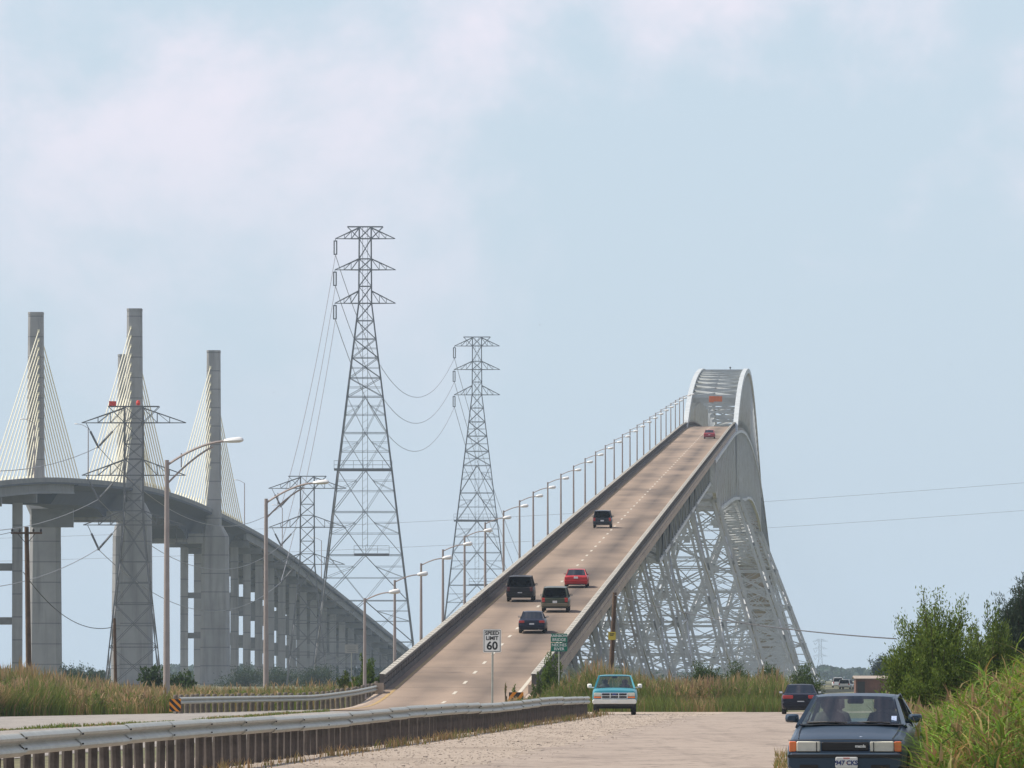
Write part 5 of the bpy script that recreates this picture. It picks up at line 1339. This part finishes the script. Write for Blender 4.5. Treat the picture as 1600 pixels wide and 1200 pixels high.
# far wood on the horizon
def treeline(name, Y, x0, x1, hmin, hmax, n, leaf, label):
    x = rng.uniform(x0, x1, n); y = Y + rng.uniform(0, 120, n)
    top = hmin + (hmax - hmin) * (.5 + .5 * np.clip(lump(x * .05, y * .02) * 1.3 + .3 * np.sin(x * .31), -1, 1))
    z = top * rng.uniform(0, 1, n) ** .6
    P = np.stack([x, y, z], 1); d = rng.normal(0, 1, (n, 3)); d /= np.linalg.norm(d, axis=1)[:, None]; s = np.cross(d, rng.normal(0, 1, (n, 3))); s /= np.linalg.norm(s, axis=1)[:, None]
    L = leaf * rng.uniform(.5, 1.3, n)[:, None]
    v = np.stack([P - d * L / 2, P - s * L / 2, P + d * L / 2, P + s * L / 2], 1).reshape(-1, 3); q = np.arange(n * 4).reshape(-1, 4)
    o = mesh_np(name, v, q, np.repeat(jit((.035, .06, .03), .3, n), 4, 0), M['leaf'], kind='stuff'); tag(o, label, 'trees')
treeline('distant_wood', 4600, -420, 420, 4.5, 9.5, 26000, 3.0, 'distant hazy belt of trees along the horizon')
treeline('distant_wood', 2450, -240, 60, 1.0, 5.2, 16000, 1.4, 'nearer low belt of trees across the river marsh')

# loose stones on the gravel verge
def rocks(n):
    bm = bmesh.new(); bmesh.ops.create_icosphere(bm, subdivisions=1, radius=1); vs = np.array([v.co[:] for v in bm.verts]); fs = np.array([[v.index for v in f.verts] for f in bm.faces]); bm.free()
    y = 120 + 232 * rng.uniform(0, 1, n) ** 1.0; off = rng.uniform(.5, 5.2, n); x = -6.68 + .0431 * (y - 104.3) + off
    r = rng.uniform(.008, .024, n) * np.where(rng.uniform(0, 1, n) < .05, 2.0, 1)
    sc = rng.uniform(.6, 1.4, (n, 3)) * r[:, None]; sc[:, 2] *= .6
    nz = rng.uniform(.8, 1.2, (n, len(vs), 1))
    V_ = vs[None] * nz * sc[:, None] + np.stack([x, y, .004 + r * .2], 1)[:, None]
    F = fs[None] + (np.arange(n) * len(vs))[:, None, None]
    me = bpy.data.meshes.new('loose_stones'); me.from_pydata(V_.reshape(-1, 3).tolist(), [], F.reshape(-1, 3).tolist()); me.materials.append(M['rock'])
    o = bpy.data.objects.new('loose_stones', me); COL.objects.link(o); o['kind'] = 'stuff'; tag(o, 'loose pale stones scattered over the gravel verge', 'stones')
rocks(5200)

# birds
def bird(loc, s, rot, label):
    e = empty('bird', loc); ORG[e.name] = Vector((0, 0, 0)); tag(e, label, 'bird', 'birds in the sky')
    mb = MB(); rings = []
    for y, r in ((-.5, .02), (-.42, .07), (-.3, .09), (-.1, .13), (.15, .11), (.35, .05), (.6, .02)):
        rings.append([Vector((r * math.cos(a), y, r * .9 * math.sin(a))) for a in np.linspace(0, 2 * math.pi, 9)[:-1]])
    mb.sweep(rings); mb.sweep([[Vector((-.03, .5, .01)), Vector((.03, .5, .01)), Vector((.03, .5, -.01)), Vector((-.03, .5, -.01))], [Vector((-.13, .8, .01)), Vector((.13, .8, .01)), Vector((.13, .8, -.01)), Vector((-.13, .8, -.01))]])
    mb.build('body', M['bird'], e, smooth=True)
    for sgn in (-1, 1):
        mb = MB(); rings = []
        for x, z, c, yo in ((.08, .04, .34, -.05), (.45, .22, .32, -.12), (.85, .20, .22, -.02), (1.2, .08, .05, .15)):
            rings.append([Vector((sgn * x, yo - c / 2, z)), Vector((sgn * x, yo, z + .025)), Vector((sgn * x, yo + c / 2, z)), Vector((sgn * x, yo, z - .012))])
        mb.sweep(rings); mb.build('wing', M['bird'], e)
    e.scale = (s,) * 3; e.rotation_euler = rot
bird(pix(843.5, 508, 600), .10, (0, .3, .8), 'tiny bird in the sky between the farther tower and the arch')
bird(pix(1486, 570, 600), .10, (0, -.2, 2.1), 'tiny bird in the sky right of the arch')
bird(pix(428, 613, 600), .10, (0, .2, -.6), 'tiny bird in the sky left of the tallest tower')

# ------------------------------------------------------------------ haze: the summer air itself
mh = bpy.data.materials.new('haze_air'); mh.use_nodes = True; t = mh.node_tree; t.nodes.remove(t.nodes['Principled BSDF'])
pv = N(t, 'ShaderNodeVolumePrincipled'); pv.inputs['Color'].default_value = (.66, .82, 1.0, 1); pv.inputs['Density'].default_value = .00006; pv.inputs['Anisotropy'].default_value = .0
t.links.new(pv.outputs[0], t.nodes['Material Output'].inputs['Volume'])
mb = MB(); mb.box((0, 4480, 54), (10200, 9160, 112)); hz = mb.build('haze', mh); hz['kind'] = 'stuff'; hz['label'] = 'thin bluish summer haze filling the air'
